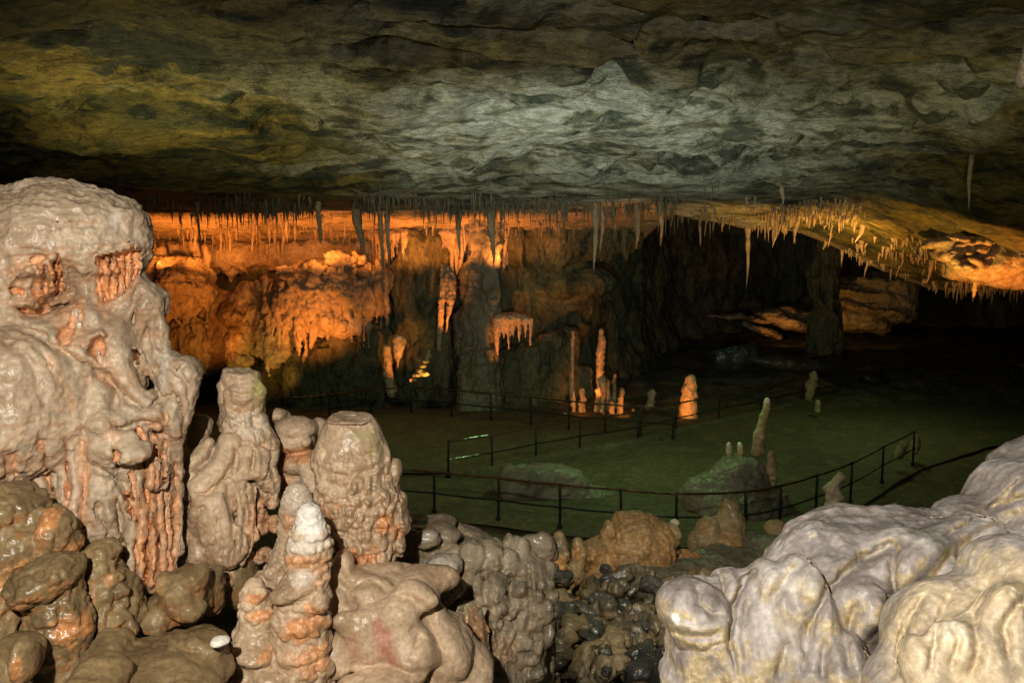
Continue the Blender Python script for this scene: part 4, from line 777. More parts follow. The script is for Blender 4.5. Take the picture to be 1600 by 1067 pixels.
for i, (nm, lab, pr, yy) in enumerate((
    ('dark_boulder', 'long black wet boulder under the orange-sided stalagmite', [(868, 950, 6.9, 50, 24, .28, 8, -12), (838, 955, 6.8, 22, 22, .2, 8)], 6.8),
    ('dark_boulder', 'large glossy grey boulder in the middle of the wet pile', [(848, 1000, 6.2, 44, 30, .25, 8, -16), (870, 990, 6.2, 26, 24, .2, 8)], 6.2),
    ('dark_boulder', 'rounded black boulder with a ridged top right of the glossy one', [(902, 1020, 6.0, 36, 28, .22, 6, 14), (880, 1022, 6.0, 20, 20, .16, 6)], 6.0),
    ('dark_boulder', 'black boulder cut off by the bottom edge of the gully', [(880, 1066, 5.6, 44, 22, .22, 8)], 5.6),
    ('dark_boulder', 'small dark boulder with brown edges left of the wet pile', [(815, 1040, 5.4, 24, 24, .16, 8)], 5.4))):
    rock(nm, 'darkrock', lab.replace('glossy grey', 'glossy dark grey'), 'boulder', pr, yy, layers=[('warp', (.02,) * 3, 9), ('ridge', (.025,) * 3, 9), ('ridge', (.07,) * 3, 3.5), ('lump', (.12,) * 3, 1.6)])
rock('rubble_spine', 'midrock', 'spine of buff and grey rubble running down between black boulders', 'rubble', [(940, 965, 7.4, 18, 36, .3, 8, 20), (932, 1000, 6.9, 16, 30, .3, 8), (938, 940, 7.8, 30, 16, .3, 8), (935, 1040, 6.5, 14, 40, .3, 8)], 7)
rock('ragged_stub', 'midrock', 'ragged orange-streaked stub beside the nodular bank', 'rock', [(838, 905, 7.2, 24, 34, .2, 8), (822, 965, 6.8, 20, 50, .3, 10)], 7, ora=[(830, 960, 6.6, 14, 20, .2, .8)])
for i in range(80):
    r2 = random.Random(900 + i)
    if i < 5:
        F = Field(.02); F.ell((0, 0, 0), (.16, .13, .10), .03); F.ell((.07, .03, .03), (.09, .1, .09), .03); F.ell((-.08, -.03, .01), (.08, .09, .06), .03)
        V, Q = F.mesh(); V = disp(V, Q, [('warp', (.05,) * 3, 6), ('ridge', (.04,) * 3, 5), ('ridge', (.12,) * 3, 2.5)], .008); o = link('rubble_stone', V + i * 0, Q, M[('gully', 'darkrock', 'gully')[i % 3]])
        if i == 0: RP = []
        RP.append(o)
    else: o = RP[i % 5].copy(); coll.objects.link(o)
    px = r2.uniform(815, 1100); py = r2.uniform(890, 1060); o.location = W(px, py, 5.72 + .8 * (1000 - py) / 70); o.scale = [r2.uniform(.25, .95) * q for q in (1.1, 1, .8)]; o.rotation_euler = (r2.uniform(-.5, .5), r2.uniform(-.5, .5), r2.uniform(0, 6))
    tag(o, 'small broken stone lying in the gully between the nodular bank and the pale boulder', 'stone', 'broken stones in the gully')
F = Field(.022); rg = random.Random(123)
F.E(930, 1030, 6.35, 130, 70, .5, 30, rot=-14); F.E(1030, 1000, 6.7, 100, 50, .5, 30, rot=-20); F.E(870, 1075, 5.7, 90, 50, .5, 30)
for i in range(150):
    x = rg.uniform(820, 1110); y = rg.uniform(930, 1075); F.E(x, y + 8, 5.9 + .8 * (1000 - y) / 70 + rg.uniform(-.15, .1), rg.uniform(8, 24), rg.uniform(6, 16), rg.uniform(.06, .14), 5, rot=rg.uniform(-30, 10))
build('gully_bank', F, 'gully', 'knobbly tan and grey rock bank filling the gully beneath the buff boulder', 'rock bank', [('warp', (.02,) * 3, 12), ('ridge', (.03,) * 3, 9), ('ridge', (.08,) * 3, 5), ('lump', (.12,) * 3, 3), ('fbm', (.25,) * 3, 1.2)], Y=7.5, ora=[(900, 950, 6.5, 26, 16, .5, .5), (1000, 1000, 6.0, 20, 20, .4, .35)], drk=[(960, 1010, 5.9, 60, 40, .8, .5), (860, 1040, 5.5, 60, 40, .8, .5)])
# pale slab and rock behind the near handrail
F = Field(.034); c = (W(850, 785, 16.4)[0], 16.4, .12)
F.ell(c, (1.05, .5, .62), .1); F.ell((c[0] - .45, c[1] - .1, c[2] + .02), (.55, .45, .62), .06, rot=.1); F.ell((c[0] + .9, c[1], c[2] - .22), (.75, .5, .3), .1)
F.ell((c[0] - .2, c[1], c[2] + .78), (2.2, 1.2, .30), .05, True)
build('flat_topped_rock', F, 'greyrock', 'grey flat-topped rock standing on the path behind the near handrail', 'rock', [('warp', (.02,) * 3, 5), ('ridge', (.04,) * 3, 4), ('fbm', (.1,) * 3, 2)], Y=16.4)
F = Field(.034); c = W(770, 806, 15.7); F.ell(c, (1.6, .38, .16), .1, rot=.03); F.ell((c[0] - .3, c[1], c[2] + .03), (.9, .3, .16), .1); F.ell((c[0] + 2.2, c[1] - .2, c[2] - .1), (1.0, .4, .13), .1)
build('flat_slab', F, 'greyrock', 'long low slab with a yellow-green patch behind the near handrail', 'rock slab', [('fbm', (.04,) * 3, 3), ('fbm', (.12,) * 3, 2)], Y=15.7, mos=[(820, 800, 15.4, 50, 14, .6, .8)])
F = Field(.036); c = G(1145, 790); F.ell((c[0], c[1], -.1), (1.15, 1.1, .75), .3); F.ell((c[0] + .1, c[1], .45), (.62, .6, .62), .3); F.ell((c[0] - .75, c[1] - .2, .2), (.28, .3, .4), .2)
build('rock_mound', F, 'greyrock', 'grey cone-shaped mound rising from the path behind the handrail', 'rock mound', [('warp', (.02,) * 3, 5), ('fbm', (.05,) * 3, 5), ('ridge', (.1,) * 3, 2)], Y=16)
def stal(name, label, pts, mat='far', seed=0, nl=20, lr=(3, 5), k=3, group=None, **kw):
    Yb = pts[0][2]; F = Field(Yb * .0017); F.chain(pts, k)
    if nl: lumps(F, pts, nl, lr, seed, 2.5, .8)
    build(name, F, mat, label, 'stalagmite', [('fbm', (.15,) * 3, 1.2), ('lump', (.25,) * 3, .9)], Y=Yb, group=group, **kw)
stal('slender_stalagmite', 'tall slender pale stalagmite standing on the cone-shaped mound', [(1199, 624, 15.6, 4), (1197, 640, 15.6, 5.5), (1191, 662, 15.6, 6.5), (1187, 680, 15.6, 9), (1184, 705, 15.6, 10)], seed=5, pal=[(1199, 622, 15.6, 8, 8, .3, .5)], mos=[(1193, 655, 15.5, 8, 20, .3, .5)], mat='midrock')
stal('short_stalagmite', 'short grey-green stalagmite on the right flank of the cone-shaped mound', [(1204, 708, 15.4, 5), (1206, 730, 15.4, 6.5), (1205, 756, 15.4, 7)], seed=6)
stal('twisted_stalagmite', 'twisted cream stalagmite standing right against the near handrail', [(1313, 742, 12.6, 5.5), (1309, 752, 12.6, 6), (1300, 765, 12.6, 11), (1304, 778, 12.6, 9), (1299, 795, 12.6, 12), (1301, 830, 12.6, 14)], seed=7, nl=34, lr=(4, 7), mat='midrock', pal=[(1306, 770, 12.5, 18, 40, .4, .4)])
stal('small_stalagmite', 'tiny white-tipped stump on the left crest of the mound', [(1139, 694, 15.8, 4), (1139, 708, 15.8, 6)], nl=0, pal=[(1139, 692, 15.8, 6, 6, .3, .8)])
stal('small_stalagmite', 'tiny white-tipped stump nearer the slender stalagmite on the mound', [(1156, 694, 15.8, 4), (1157, 708, 15.8, 6)], nl=0, pal=[(1156, 692, 15.8, 6, 6, .3, .8)])
stal('stub_stalagmite', 'little stub showing just above the crest of the pale boulder', [(1399, 790, 11.5, 6), (1399, 810, 11.5, 8)], nl=0)
stal('leaning_stalagmite', 'pale stalagmite beside the far end of the near handrail', [(1412, 692, 18.3, 4), (1405, 712, 18.3, 7)], seed=8); stal('leaning_stalagmite', 'thin pale stalagmite at the very end of the near handrail', [(1435, 682, 18.9, 3), (1428, 706, 18.9, 5)], seed=9)
stal('grey_stalagmite', 'dim grey stalagmite beyond the middle handrail on the right', [(1272, 582, 27, 4), (1268, 600, 27, 7), (1262, 626, 27, 8)], seed=10)
stal('grey_stump', 'squat grey stump just in front of the dim grey stalagmite beyond the middle handrail', [(1278, 628, 24.2, 4), (1277, 642, 24.2, 5)], seed=11, nl=0)

# ---- lit stalagmites beyond the rails
YL = 25.6
LS = [('tallest lit stalagmite with bright ribbed rings', [(940, 516, YL, 4), (939, 545, YL, 6), (937, 575, YL, 6), (940, 605, YL, 7), (941, 660, YL, 9)], 46),
      ('thin grey spire standing left of the tallest ribbed stalagmite', [(895, 517, 26.6, 2.5), (894, 560, 26.6, 3.5), (893, 655, 26.6, 5)], 6),
      ('bright orange slim stalagmite left of the tallest ribbed one', [(911, 608, YL, 3.4), (910, 640, YL, 5), (908, 662, YL, 7)], 14),
      ('dim thin stalagmite at the far left of the lit group', [(897, 612, YL, 2.2), (896, 660, YL, 4)], 4),
      ('yellow-lit short stalagmite directly before the tallest ribbed one', [(936, 606, 25.0, 4), (933, 640, 25.0, 5)], 10),
      ('dim bent stalagmite just right of the tallest ribbed one', [(950, 596, 26, 4), (949, 660, 26, 5)], 8),
      ('thin dark stalagmite with a knobbed tip right of the tallest ribbed one', [(961, 586, 26, 3.4), (958, 660, 26, 4)], 5),
      ('short orange stalagmite on the bright base lump', [(955, 630, 25.2, 4), (957, 660, 25.2, 5)], 10),
      ('orange leaning stalagmite on the right of the bright base lump', [(972, 609, 25.2, 4), (969, 635, 25.2, 4.5), (968, 662, 25.2, 6)], 12),
      ('small pointed stalagmite between the lit group and the grey one', [(990, 638, YL, 2), (989, 662, YL, 7)], 5),
      ('grey knob-headed stalagmite alone right of the lit group', [(1019, 612, 26, 5), (1017, 625, 26, 5), (1014, 662, 26, 10)], 12),
      ('large stalagmite lit orange on its left side behind the rails', [(1080, 591, 24.6, 7), (1077, 612, 24.6, 11), (1076, 640, 24.6, 14), (1076, 672, 24.6, 16)], 60)]
for i, (lab, pts, nl) in enumerate(LS): stal('lit_stalagmite', lab, pts, seed=20 + i, nl=nl, lr=(2.4, 4.2), k=2, group='stalagmites rising beyond the handrails')
for lab, pr in (('bright orange lump at the foot of the lit stalagmites', [(965, 656, 25.0, 13, 9, .25), (955, 660, 25.0, 14, 7, .25)]), ('small orange lump at the foot of the slim stalagmite on the left', [(908, 657, 25.1, 12, 8, .2)]), ('little ringed lump between the two orange lumps', [(943, 652, 25.1, 5, 9, .12)]), ('small brown lump behind the rail left of the lit group', [(883, 652, 25.2, 4, 8, .12)])):
    rock('calcite_lump', 'far', lab, 'rock', [p + (4,) for p in pr], 25, h=.035, layers=[('lump', (.2,) * 3, 2.5), ('fbm', (.2,) * 3, 1)])

# ================================================================== back wall formations, left
YB = 26.4
HL = .042
rng_ = random.Random(61)
F = Field(HL); E, C = F.E, F.C
E(285, 438, YB, 46, 34, .8, 6, rot=22); E(262, 425, YB, 40, 22, .6, 5, rot=-20)
for i in range(26): C(rng_.uniform(230, 330), rng_.uniform(440, 475), YB - .3, rng_.uniform(3, 6), rng_.uniform(230, 320), rng_.uniform(490, 520), YB - .1, 1, 3)
E(285, 438, YB, 40, 30, .8, 6); E(310, 455, YB, 28, 22, .5, 8); E(250, 470, YB, 40, 16, .5, 8, rot=-30)
build('rounded_flowstone', F, 'far', 'rounded orange flowstone boss just right of the tall foreground mass', 'flowstone', [('warp', (.02,) * 3, 10), ('ridge', (.04,) * 3, 9), ('ridge', (.12,) * 3, 3)], Y=YB)
F = Field(HL)
for i, (x, y0, y1, r) in enumerate(((238, 385, 470, 5), (250, 392, 480, 7), (300, 385, 420, 8), (318, 388, 440, 6), (232, 460, 560, 6), (246, 500, 575, 9), (262, 520, 580, 10), (280, 505, 590, 8))): F.C(x, y0, YB + .5, r, x + 6, y1, YB + .3, r * .7, 5)
F.E(300, 540, YB + .6, 70, 50, .5, 12)
build('flowstone_curtain', F, 'far', 'streaky curtain hanging behind the tall foreground mass', 'curtain', [('warp', (.03,) * 3, 6), ('ridge', (.1, .1, .02), 4), ('fbm', (.15,) * 3, 2)], Y=YB)
F = Field(HL); E, C = F.E, F.C
E(520, 450, YB, 76, 36, 1.0, 14, rot=-16); E(470, 470, YB - .1, 70, 28, .9, 12, rot=8); E(560, 430, YB + .1, 60, 22, .8, 10, rot=-10); E(430, 500, YB, 36, 30, .7, 12); E(505, 495, YB - .3, 62, 26, .6, 12, rot=-16); E(450, 498, YB - .5, 50, 16, .3, 6, rot=4)
E(395, 470, YB + .1, 26, 30, .6, 10, rot=30); E(380, 490, YB + .2, 40, 24, .6, 10)
E(470, 420, YB - .9, 60, 9, .3, 4, True, rot=-14)
rg = random.Random(5)
for i in range(64):
    t = rg.random(); x = 395 + 215 * t; y = 528 - 68 * t + rg.uniform(-10, 6); L = rg.choice((18, 26, 36, 60)) * rg.uniform(.7, 1.2)
    C(x, y - 22, YB - .55 + rg.uniform(-.3, .3), rg.uniform(3.5, 7), x + rg.uniform(-2, 3), y + L, YB - .35 + rg.uniform(-.2, .2), .8, 4)
for i in range(70):
    x = rg.uniform(385, 600); y = rg.uniform(425, 500) - (x - 490) * .15; yy = YB - .9 + .004 * abs(x - 490); C(x, y, yy, rg.uniform(3, 6), x + rg.uniform(-4, 4), y + rg.uniform(14, 40), yy - .05, rg.uniform(.8, 2.5), 3)
C(456, 455, YB - .8, 7, 466, 555, YB - .75, 1.2, 4); C(498, 490, YB - .6, 6, 484, 545, YB - .6, 1, 4); C(560, 470, YB - .5, 5, 562, 520, YB - .5, 1, 4)
for i in range(60):
    x = rg.uniform(440, 570); y = 455 - (x - 440) * .25 + rg.uniform(-36, 22); E(x, y, YB - .95 + .25 * rg.random(), rg.uniform(6, 14), rg.uniform(3, 5), .12, 3, rot=rg.uniform(-35, 10))
build('flowstone_shelf', F, 'far', 'broad bright orange flowstone shelf fringed with stalactites on the left wall', 'flowstone shelf', [('warp', (.03,) * 3, 5), ('ridge', (.06, .06, .03), 5), ('lump', (.09, .09, .05), 4), ('fbm', (.2,) * 3, 2)], Y=YB)
F = Field(HL); E, C = F.E, F.C
for i in range(30):
    t = i / 29; x = 300 + 100 * t; C(x, 470 + 30 * (1 - t), YB + .3, rg.uniform(4, 7), x + 1, 515 + 12 * math.sin(i) + rg.uniform(-6, 8), YB + .15, 2.2, 3)
E(350, 480, YB + .6, 60, 26, .6, 10, rot=-20)
build('flowstone_fringe', F, 'far', 'row of short orange organ-pipe stalactites left of the bright shelf', 'drapery', [('ridge', (.12, .12, .02), 2.5), ('fbm', (.15,) * 3, 1.5)], Y=YB)
F = Field(HL); F.chain([(385, 505, YB, 26), (372, 540, YB, 24), (368, 575, YB, 18), (366, 610, YB, 20)], 10); F.E(380, 530, YB - .4, 26, 14, .3, 6, rot=-30); F.E(372, 560, YB - .4, 22, 12, .3, 6, rot=-30)
build('folded_column', F, 'far', 'folded orange column hanging below the left end of the shelf', 'column', [('warp', (.03,) * 3, 8), ('ridge', (.04, .04, .03), 8), ('ridge', (.12, .12, .05), 3)], Y=YB)
F = Field(HL); F.chain([(428, 520, YB - .1, 34), (430, 548, YB - .1, 24), (431, 578, YB - .1, 2)], 8); F.E(410, 530, YB - .1, 22, 26, .4, 8); F.C(455, 520, YB, 12, 462, 548, YB, 2, 5)
build('hanging_pendant', F, 'far', 'pointed orange pendant under the middle of the shelf', 'stalactite', [('warp', (.03,) * 3, 8), ('ridge', (.05, .05, .03), 7), ('ridge', (.12, .12, .04), 3)], Y=YB)
rg = random.Random(9)
def column(label, cx, y0, y1, Yc, pts, seed, mat='wall'):
    F = Field(.05); r2 = random.Random(seed)
    for (x, a, b, r) in pts: F.C(x, a, Yc + r2.uniform(-.2, .2), r, x + r2.uniform(-3, 3), b, Yc + r2.uniform(-.2, .2), r * r2.uniform(.85, 1.2), 8)
    build('cave_column', F, mat, label, 'column', [('warp', (.03, .03, .02), 9), ('ridge', (.07, .07, .025), 6), ('lump', (.07, .07, .035), 4), ('ridge', (.18,) * 3, 2)], Y=Yc)
column('broad fluted column behind the lit leaf-shaped drapery', 665, 380, 620, 26.6, [(640, 370, 620, 16), (655, 365, 625, 18), (672, 365, 620, 18), (688, 380, 620, 14), (625, 420, 615, 12)], 1)
column('tall greenish fluted column in the middle of the back wall', 760, 350, 640, 26.0, [(750, 330, 640, 15), (765, 330, 645, 16), (776, 340, 470, 10), (738, 420, 640, 14), (728, 500, 640, 16), (758, 560, 645, 22)], 2, 'stal')
column('low ragged wall of columns behind the upper handrail', 850, 520, 650, 27.0, [(800, 570, 650, 22), (830, 560, 650, 24), (865, 540, 650, 26), (885, 530, 650, 18), (910, 590, 655, 16)], 3)
column('dim lumpy column left of the lit orange stump', 560, 500, 620, 26.8, [(500, 560, 620, 30), (540, 530, 620, 26), (580, 520, 620, 24), (470, 570, 620, 26), (600, 480, 560, 14)], 4)
column('dark column standing in the black opening on the right', 1288, 330, 560, 34, [(1288, 320, 575, 17), (1296, 330, 575, 12), (1280, 330, 570, 10), (1286, 500, 575, 22)], 5)
def small(name, label, cat, prims, Yc, layers=None, **kw):
    F = Field(.03)
    for p in prims:
        if p[0] == 'E': F.E(*p[1:])
        else: F.C(*p[1:])
    build(name, F, 'far', label, cat, layers or [('ridge', (.12, .12, .04), 2), ('fbm', (.2,) * 3, 1.5)], Y=Yc, **kw)
Yq = 25.0
small('drapery', 'orange leaf-shaped drapery on a long red shaft in front of the broad column', 'drapery', [('E', 704, 450, Yq, 9, 32, .16, 5), ('E', 699, 430, Yq, 7, 18, .14, 5), ('C', 690, 412, Yq, 2, 690, 470, Yq, 4.5, 3), ('C', 690, 470, Yq, 5, 687, 545, Yq, 4.5, 3), ('C', 702, 480, Yq, 5, 697, 520, Yq, 1.5, 3)], Yq)
small('hanging_stalactites', 'cluster of lit stalactites hanging beside the tall greenish column', 'stalactite cluster', [('E', 800, 498, 25.8, 30, 10, .4, 6)] + [('C', x, 500, 25.6, r, x - 1, b, 25.6, 1, 3) for x, b, r in ((778, 562, 7), (788, 530, 5), (796, 545, 6), (803, 528, 4), (812, 535, 4), (822, 526, 4), (830, 540, 4))], 25.7)
small('twisted_formation', 'small bright yellow twisted formation at the foot of the broad column', 'formation', [('E', 645 + 5 * i, 594 - 7.5 * i, 24.9, 6, 3, .12, 2) for i in range(6)] + [('E', 662, 584, 24.9, 9, 4, .14, 2), ('C', 668, 558, 24.9, 3, 671, 548, 24.9, 2, 2)], 24.9, [('lump', (.25,) * 3, 2)])
small('hanging_drapery', 'short red-orange drapery hanging above the orange stump', 'drapery', [('C', 620, 530, 25.4, 9, 622, 550, 25.4, 7, 4), ('C', 622, 550, 25.4, 7, 621, 574, 25.4, 1, 4), ('E', 628, 535, 25.4, 6, 12, .14, 4)], 25.4)
small('orange_stump', 'smooth orange stump leaning against the wall left of the twisted formation', 'stalagmite', [('C', 604, 545, 25.4, 7, 607, 585, 25.4, 7, 4), ('C', 607, 585, 25.4, 7, 612, 612, 25.4, 9, 4)], 25.4)
# curtains joining the ceiling to the left wall
def curtain(F, x0, x1, yt, yb, Yc, n, L, r, seed, dY=.5, k=4):
    r2 = random.Random(seed)
    for i in range(n):
        t = r2.random(); x = x0 + (x1 - x0) * t; a = yt(t) if callable(yt) else yt; e = yb(t) if callable(yb) else yb
        y1 = a + (e - a) * r2.uniform(.25, 1) ** 1.3 + r2.uniform(0, L); rr = r2.uniform(*r); yy = Yc + r2.uniform(-dY, dY)
        F.C(x, a - 8, yy, rr, x + r2.uniform(-3, 3), y1, yy, rr * r2.uniform(.1, .5), k)
F = Field(.045)
curtain(F, 222, 650, 392, lambda t: 425 + 20 * math.sin(9 * t), 27.7, 120, 16, (2, 6), 1, .25)
F.E(430, 402, 28.0, 240, 22, .5, 20)
build('wall_curtain', F, 'far', 'long ragged stalactite curtain under the left half of the orange band', 'curtain', [('warp', (.03,) * 3, 5), ('ridge', (.08, .08, .02), 3.5), ('fbm', (.2,) * 3, 1.6)], Y=27.4)
F = Field(.045)
curtain(F, 585, 800, 372, lambda t: 455 - 40 * t, 26.6, 90, 30, (2, 6), 2, .3)
F.E(690, 366, 26.9, 120, 20, .5, 14)
build('wall_curtain', F, 'far', 'ragged curtain of thin stalactites above the leaf-shaped drapery', 'curtain', [('warp', (.03,) * 3, 5), ('ridge', (.08, .08, .02), 3.5), ('fbm', (.2,) * 3, 1.6)], Y=26.6)
F = Field(.05)
curtain(F, 800, 1010, 350, lambda t: 440 - 60 * t, 26.8, 60, 20, (3, 8), 3, .4)
F.E(850, 385, 27.2, 90, 36, .7, 14); F.E(930, 372, 27.2, 70, 24, .6, 14); F.E(905, 440, 27.6, 60, 26, .7, 14); F.E(860, 450, 27.8, 50, 26, .6, 14)
build('wall_curtain', F, 'wall', 'lumpy overhang with short drips left of the black opening', 'curtain', [('warp', (.03,) * 3, 5), ('ridge', (.06, .06, .03), 4.5), ('lump', (.1,) * 3, 2.5)], Y=26.8)
# ---- right side
F = Field(.04); YR = 20.5; E, C = F.E, F.C
E(1590, 395, YR, 110, 34, 1.4, 14, rot=14); E(1520, 388, YR - .1, 60, 16, .7, 10, rot=10); E(1620, 420, YR, 80, 26, 1.0, 12, rot=10); E(1480, 375, YR, 40, 8, .5, 8, rot=14); E(1610, 350, YR + .3, 120, 26, 1.2, 14)
rg = random.Random(31)
for i in range(30):
    x = rg.uniform(1478, 1600); y = 378 + (x - 1478) * .42; L = rg.uniform(10, 28); C(x, y - 8, YR - .5 + rg.uniform(0, .6), rg.uniform(2.5, 5), x - L * .25, y + L, YR - .4, .8, 3)
C(1538, 392, YR - .2, 8, 1521, 472, YR - .2, 1.2, 5); C(1546, 400, YR - .2, 5, 1540, 440, YR - .2, 1.5, 4)
for i in range(90): E(rg.uniform(1490, 1640), rg.uniform(365, 425), YR - .95 + rg.random() * .3, rg.uniform(5, 13), rg.uniform(2, 4), .12, 2.5, rot=rg.uniform(-40, 15))
build('hanging_lobe', F, 'far', 'glowing orange lobe with ragged stalactites hanging from the ceiling at the right edge', 'flowstone', [('warp', (.03,) * 3, 6), ('ridge', (.06, .06, .06), 4), ('lump', (.1,) * 3, 2), ('fbm', (.2,) * 3, 1.5)], Y=YR)
for lab, pr in (('sloping ochre-lit rock face deep in the black opening right of the dark column', [(1355, 470, 39.5, 80, 34, 1.6, 12, -10), (1395, 448, 39.5, 40, 22, 1.2, 12, -10), (1330, 500, 38.8, 60, 20, 1.2, 12, -8), (1360, 482, 38.2, 56, 5, .8, 5, -9), (1350, 458, 38.4, 50, 6, .6, 6, -8), (1380, 440, 38.6, 40, 6, .6, 6, -8)]),
                ('slanting ochre-lit rock ledge left of the dark column', [(1238, 502, 38.6, 60, 12, 1.4, 10, -14), (1190, 516, 38.4, 34, 5, 1.0, 6, -16), (1160, 497, 38.6, 56, 3, .8, 4, -6), (1250, 488, 38.4, 34, 5, .6, 6, -12)])):
    rock('rock_ledge', 'far', lab, 'rock ledge', pr, 38, h=.08, layers=[('warp', (.03,) * 3, 6), ('ridge', (.03, .03, .09), 5), ('ridge', (.10, .10, .22), 2), ('fbm', (.2,) * 3, 1)])
F = Field(.05); c = W(1150, 556, 29); F.ell(c, (.9, .5, .5), .08, rot=.35); F.ell((c[0] - .55, c[1], c[2]), (.5, .5, .55), .08, rot=.2); F.ell((c[0] + 1.8, c[1], c[2] - .25), (1.8, .6, .25), .1, rot=-.1)
F.ell((c[0] + .3, c[1] - .2, c[2] + 1.0), (3.0, 2.0, .62), .02, True, rot=.28); F.ell((c[0] - 1.5, c[1], c[2] + .3), (.6, 2, 1.5), .02, True, rot=.2)
build('angular_slab', F, 'darkrock', 'angular grey slab lying in the dark beyond the rails', 'rock slab', [('ridge', (.04,) * 3, 3), ('ridge', (.12,) * 3, 2)], Y=29)
F = Field(.05)
for i in range(60):
    x = rg.uniform(1230, 1600); F.E(x, rg.uniform(585, 612) - (x - 1230) * .03, 31 + rg.uniform(-1, 2), rg.uniform(8, 24), rg.uniform(6, 14), rg.uniform(.4, .9), 6)
build('rubble_bank', F, 'darkrock', 'dim bank of broken rock behind the handrail on the far right', 'rubble bank', [('warp', (.03,) * 3, 5), ('lump', (.06,) * 3, 4), ('fbm', (.15,) * 3, 2)], Y=31)
F = Field(.012); F.E(1600, 122, 4.0, 8, 18, .06, 5); F.E(1606, 110, 4.0, 10, 14, .06, 5)
F.chain([(1640, 40, 4.0, 30), (1610, 95, 4.0, 14)], 6)
build('hanging_nodule', F, 'pale', 'pale nodule poking in from the right edge below the ceiling', 'stalactite', [('fbm', (.06,) * 3, 3)], Y=4)

# ================================================================== stalactites
protos = []
for k in range(12):
    r2 = random.Random(200 + k); n = 16; pts = []; rad = []
    lean = r2.uniform(-.06, .06); pw = r2.uniform(.5, 1.1)
    for i in range(n):
        t = i / (n - 1); pts.append((lean * t + .03 * math.sin(5 * t + k), .02 * math.sin(7 * t + k), .12 - t * 1.12)); rad.append(max(.01, (1 - t) ** pw + .12 * math.sin(23 * t + k) * (1 - t) + .03))
    rad = [q * (1.25 if i < 2 else 1) for i, q in enumerate(rad)]
    V, Q = tube([(p[0], p[1], p[2]) for p in pts], [q * .1 for q in rad], 10)
    protos.append((V, Q))
pm = {}
def stalactite(x, y, L, r, mat, label, group, k, tilt=0, name='stalactite'):
    key = (k % 12, mat)
    if key not in pm:
        V, Q = protos[k % 12]; o = link(name, V, Q, M[mat]); pm[key] = o
    else: o = pm[key].copy(); coll.objects.link(o)
    z = float(ceil_z(np.array([x]), np.array([y]))[0])
    o.location = (x, y, z + .02); o.scale = (r / .1, r / .1, L); o.rotation_euler = (0, tilt, k * 1.3 if not tilt else 0)
    o['label'] = label; o['category'] = 'stalactite'
    if group: o['group'] = group
    elif 'group' in o: del o['group']
    return o
_pc = 0
def hero(px, bottom, Y, rpx, label, mat='far', tilt=0, name='stalactite'):
    global _pc; _pc += 1
    x = (px - CX) / FPX * Y * 1.0; z = float(ceil_z(np.array([x]), np.array([Y]))[0]); zb = W(px, bottom, Y)[2]
    stalactite(x, Y, max(.15, z - zb), rpx * Y / FPX, mat, label, None, _pc, tilt, name)
for a in ((929, 428, 23.6, 6, 'longest lit orange stalactite of the row above the ribbed stalagmite'), (939, 396, 23.8, 5, 'shorter lit stalactite right against the longest orange one'), (992, 390, 23.4, 9, 'fat carrot-shaped bright orange stalactite'),
          (1031, 386, 23.6, 4, 'slim orange stalactite right of the carrot-shaped one'), (1166, 452, 24.5, 5, 'long dim stalactite hanging alone into the black opening'), (1217, 322, 19.0, 5, 'short pale double-tipped stalactite above the black opening'),
          (598, 470, 24.8, 5, 'long thin stalactite at the right end of the bright shelf'), (607, 440, 24.8, 5, 'dusky stalactite beside the long thin one at the shelf end'), (502, 384, 22.5, 5, 'darkest thick stalactite silhouetted against the orange band'),
          (770, 420, 24.6, 9, 'broad brown stalactite joined above the tall greenish column'), (718, 410, 24.6, 6, 'grey-brown stalactite above the leaf-shaped drapery'), (562, 400, 24.0, 9, 'widest brownish stalactite at the right of the orange band'),
          (1505, 330, 16.0, 5, 'long dim grey stalactite crossing the ceiling near the right edge'), (315, 384, 22.6, 4, 'dark stalactite alone at the left part of the orange band')):
    hero(*a)
rg = random.Random(44)
def row(n, x0, x1, ya, yb, l0, l1, r0, r1, mat, label, group, tilt=0, clump=True):
    for i in range(n):
        for _ in range(20):
            Y = rg.uniform(ya, yb); px = rg.uniform(x0, x1)
            if not clump or LAT[int(px / 24) & 63, 3, 9] > -.45: break
        x = (px - CX) / FPX * Y; L = (l0 + (l1 - l0) * rg.random() ** 2.2) * Y / FPX
        stalactite(x, Y, L, rg.uniform(r0, r1) * Y / FPX, mat, label, group, rg.randrange(12), tilt and tilt + rg.uniform(-.13, .13))
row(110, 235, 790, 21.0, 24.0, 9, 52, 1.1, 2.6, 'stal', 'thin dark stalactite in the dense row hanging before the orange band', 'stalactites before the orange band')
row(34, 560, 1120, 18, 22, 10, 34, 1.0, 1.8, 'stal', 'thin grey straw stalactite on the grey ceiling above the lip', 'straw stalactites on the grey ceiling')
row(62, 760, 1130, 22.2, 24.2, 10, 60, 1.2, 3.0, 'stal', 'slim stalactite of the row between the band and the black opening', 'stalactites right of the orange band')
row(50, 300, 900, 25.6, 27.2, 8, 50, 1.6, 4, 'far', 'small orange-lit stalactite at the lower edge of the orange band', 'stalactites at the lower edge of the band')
row(48, 1130, 1490, 22.0, 24.6, 9, 40, 1.6, 5, 'far', 'slanting yellow-brown stalactite fringing the black opening', 'slanting stalactites over the black opening', tilt=.12)

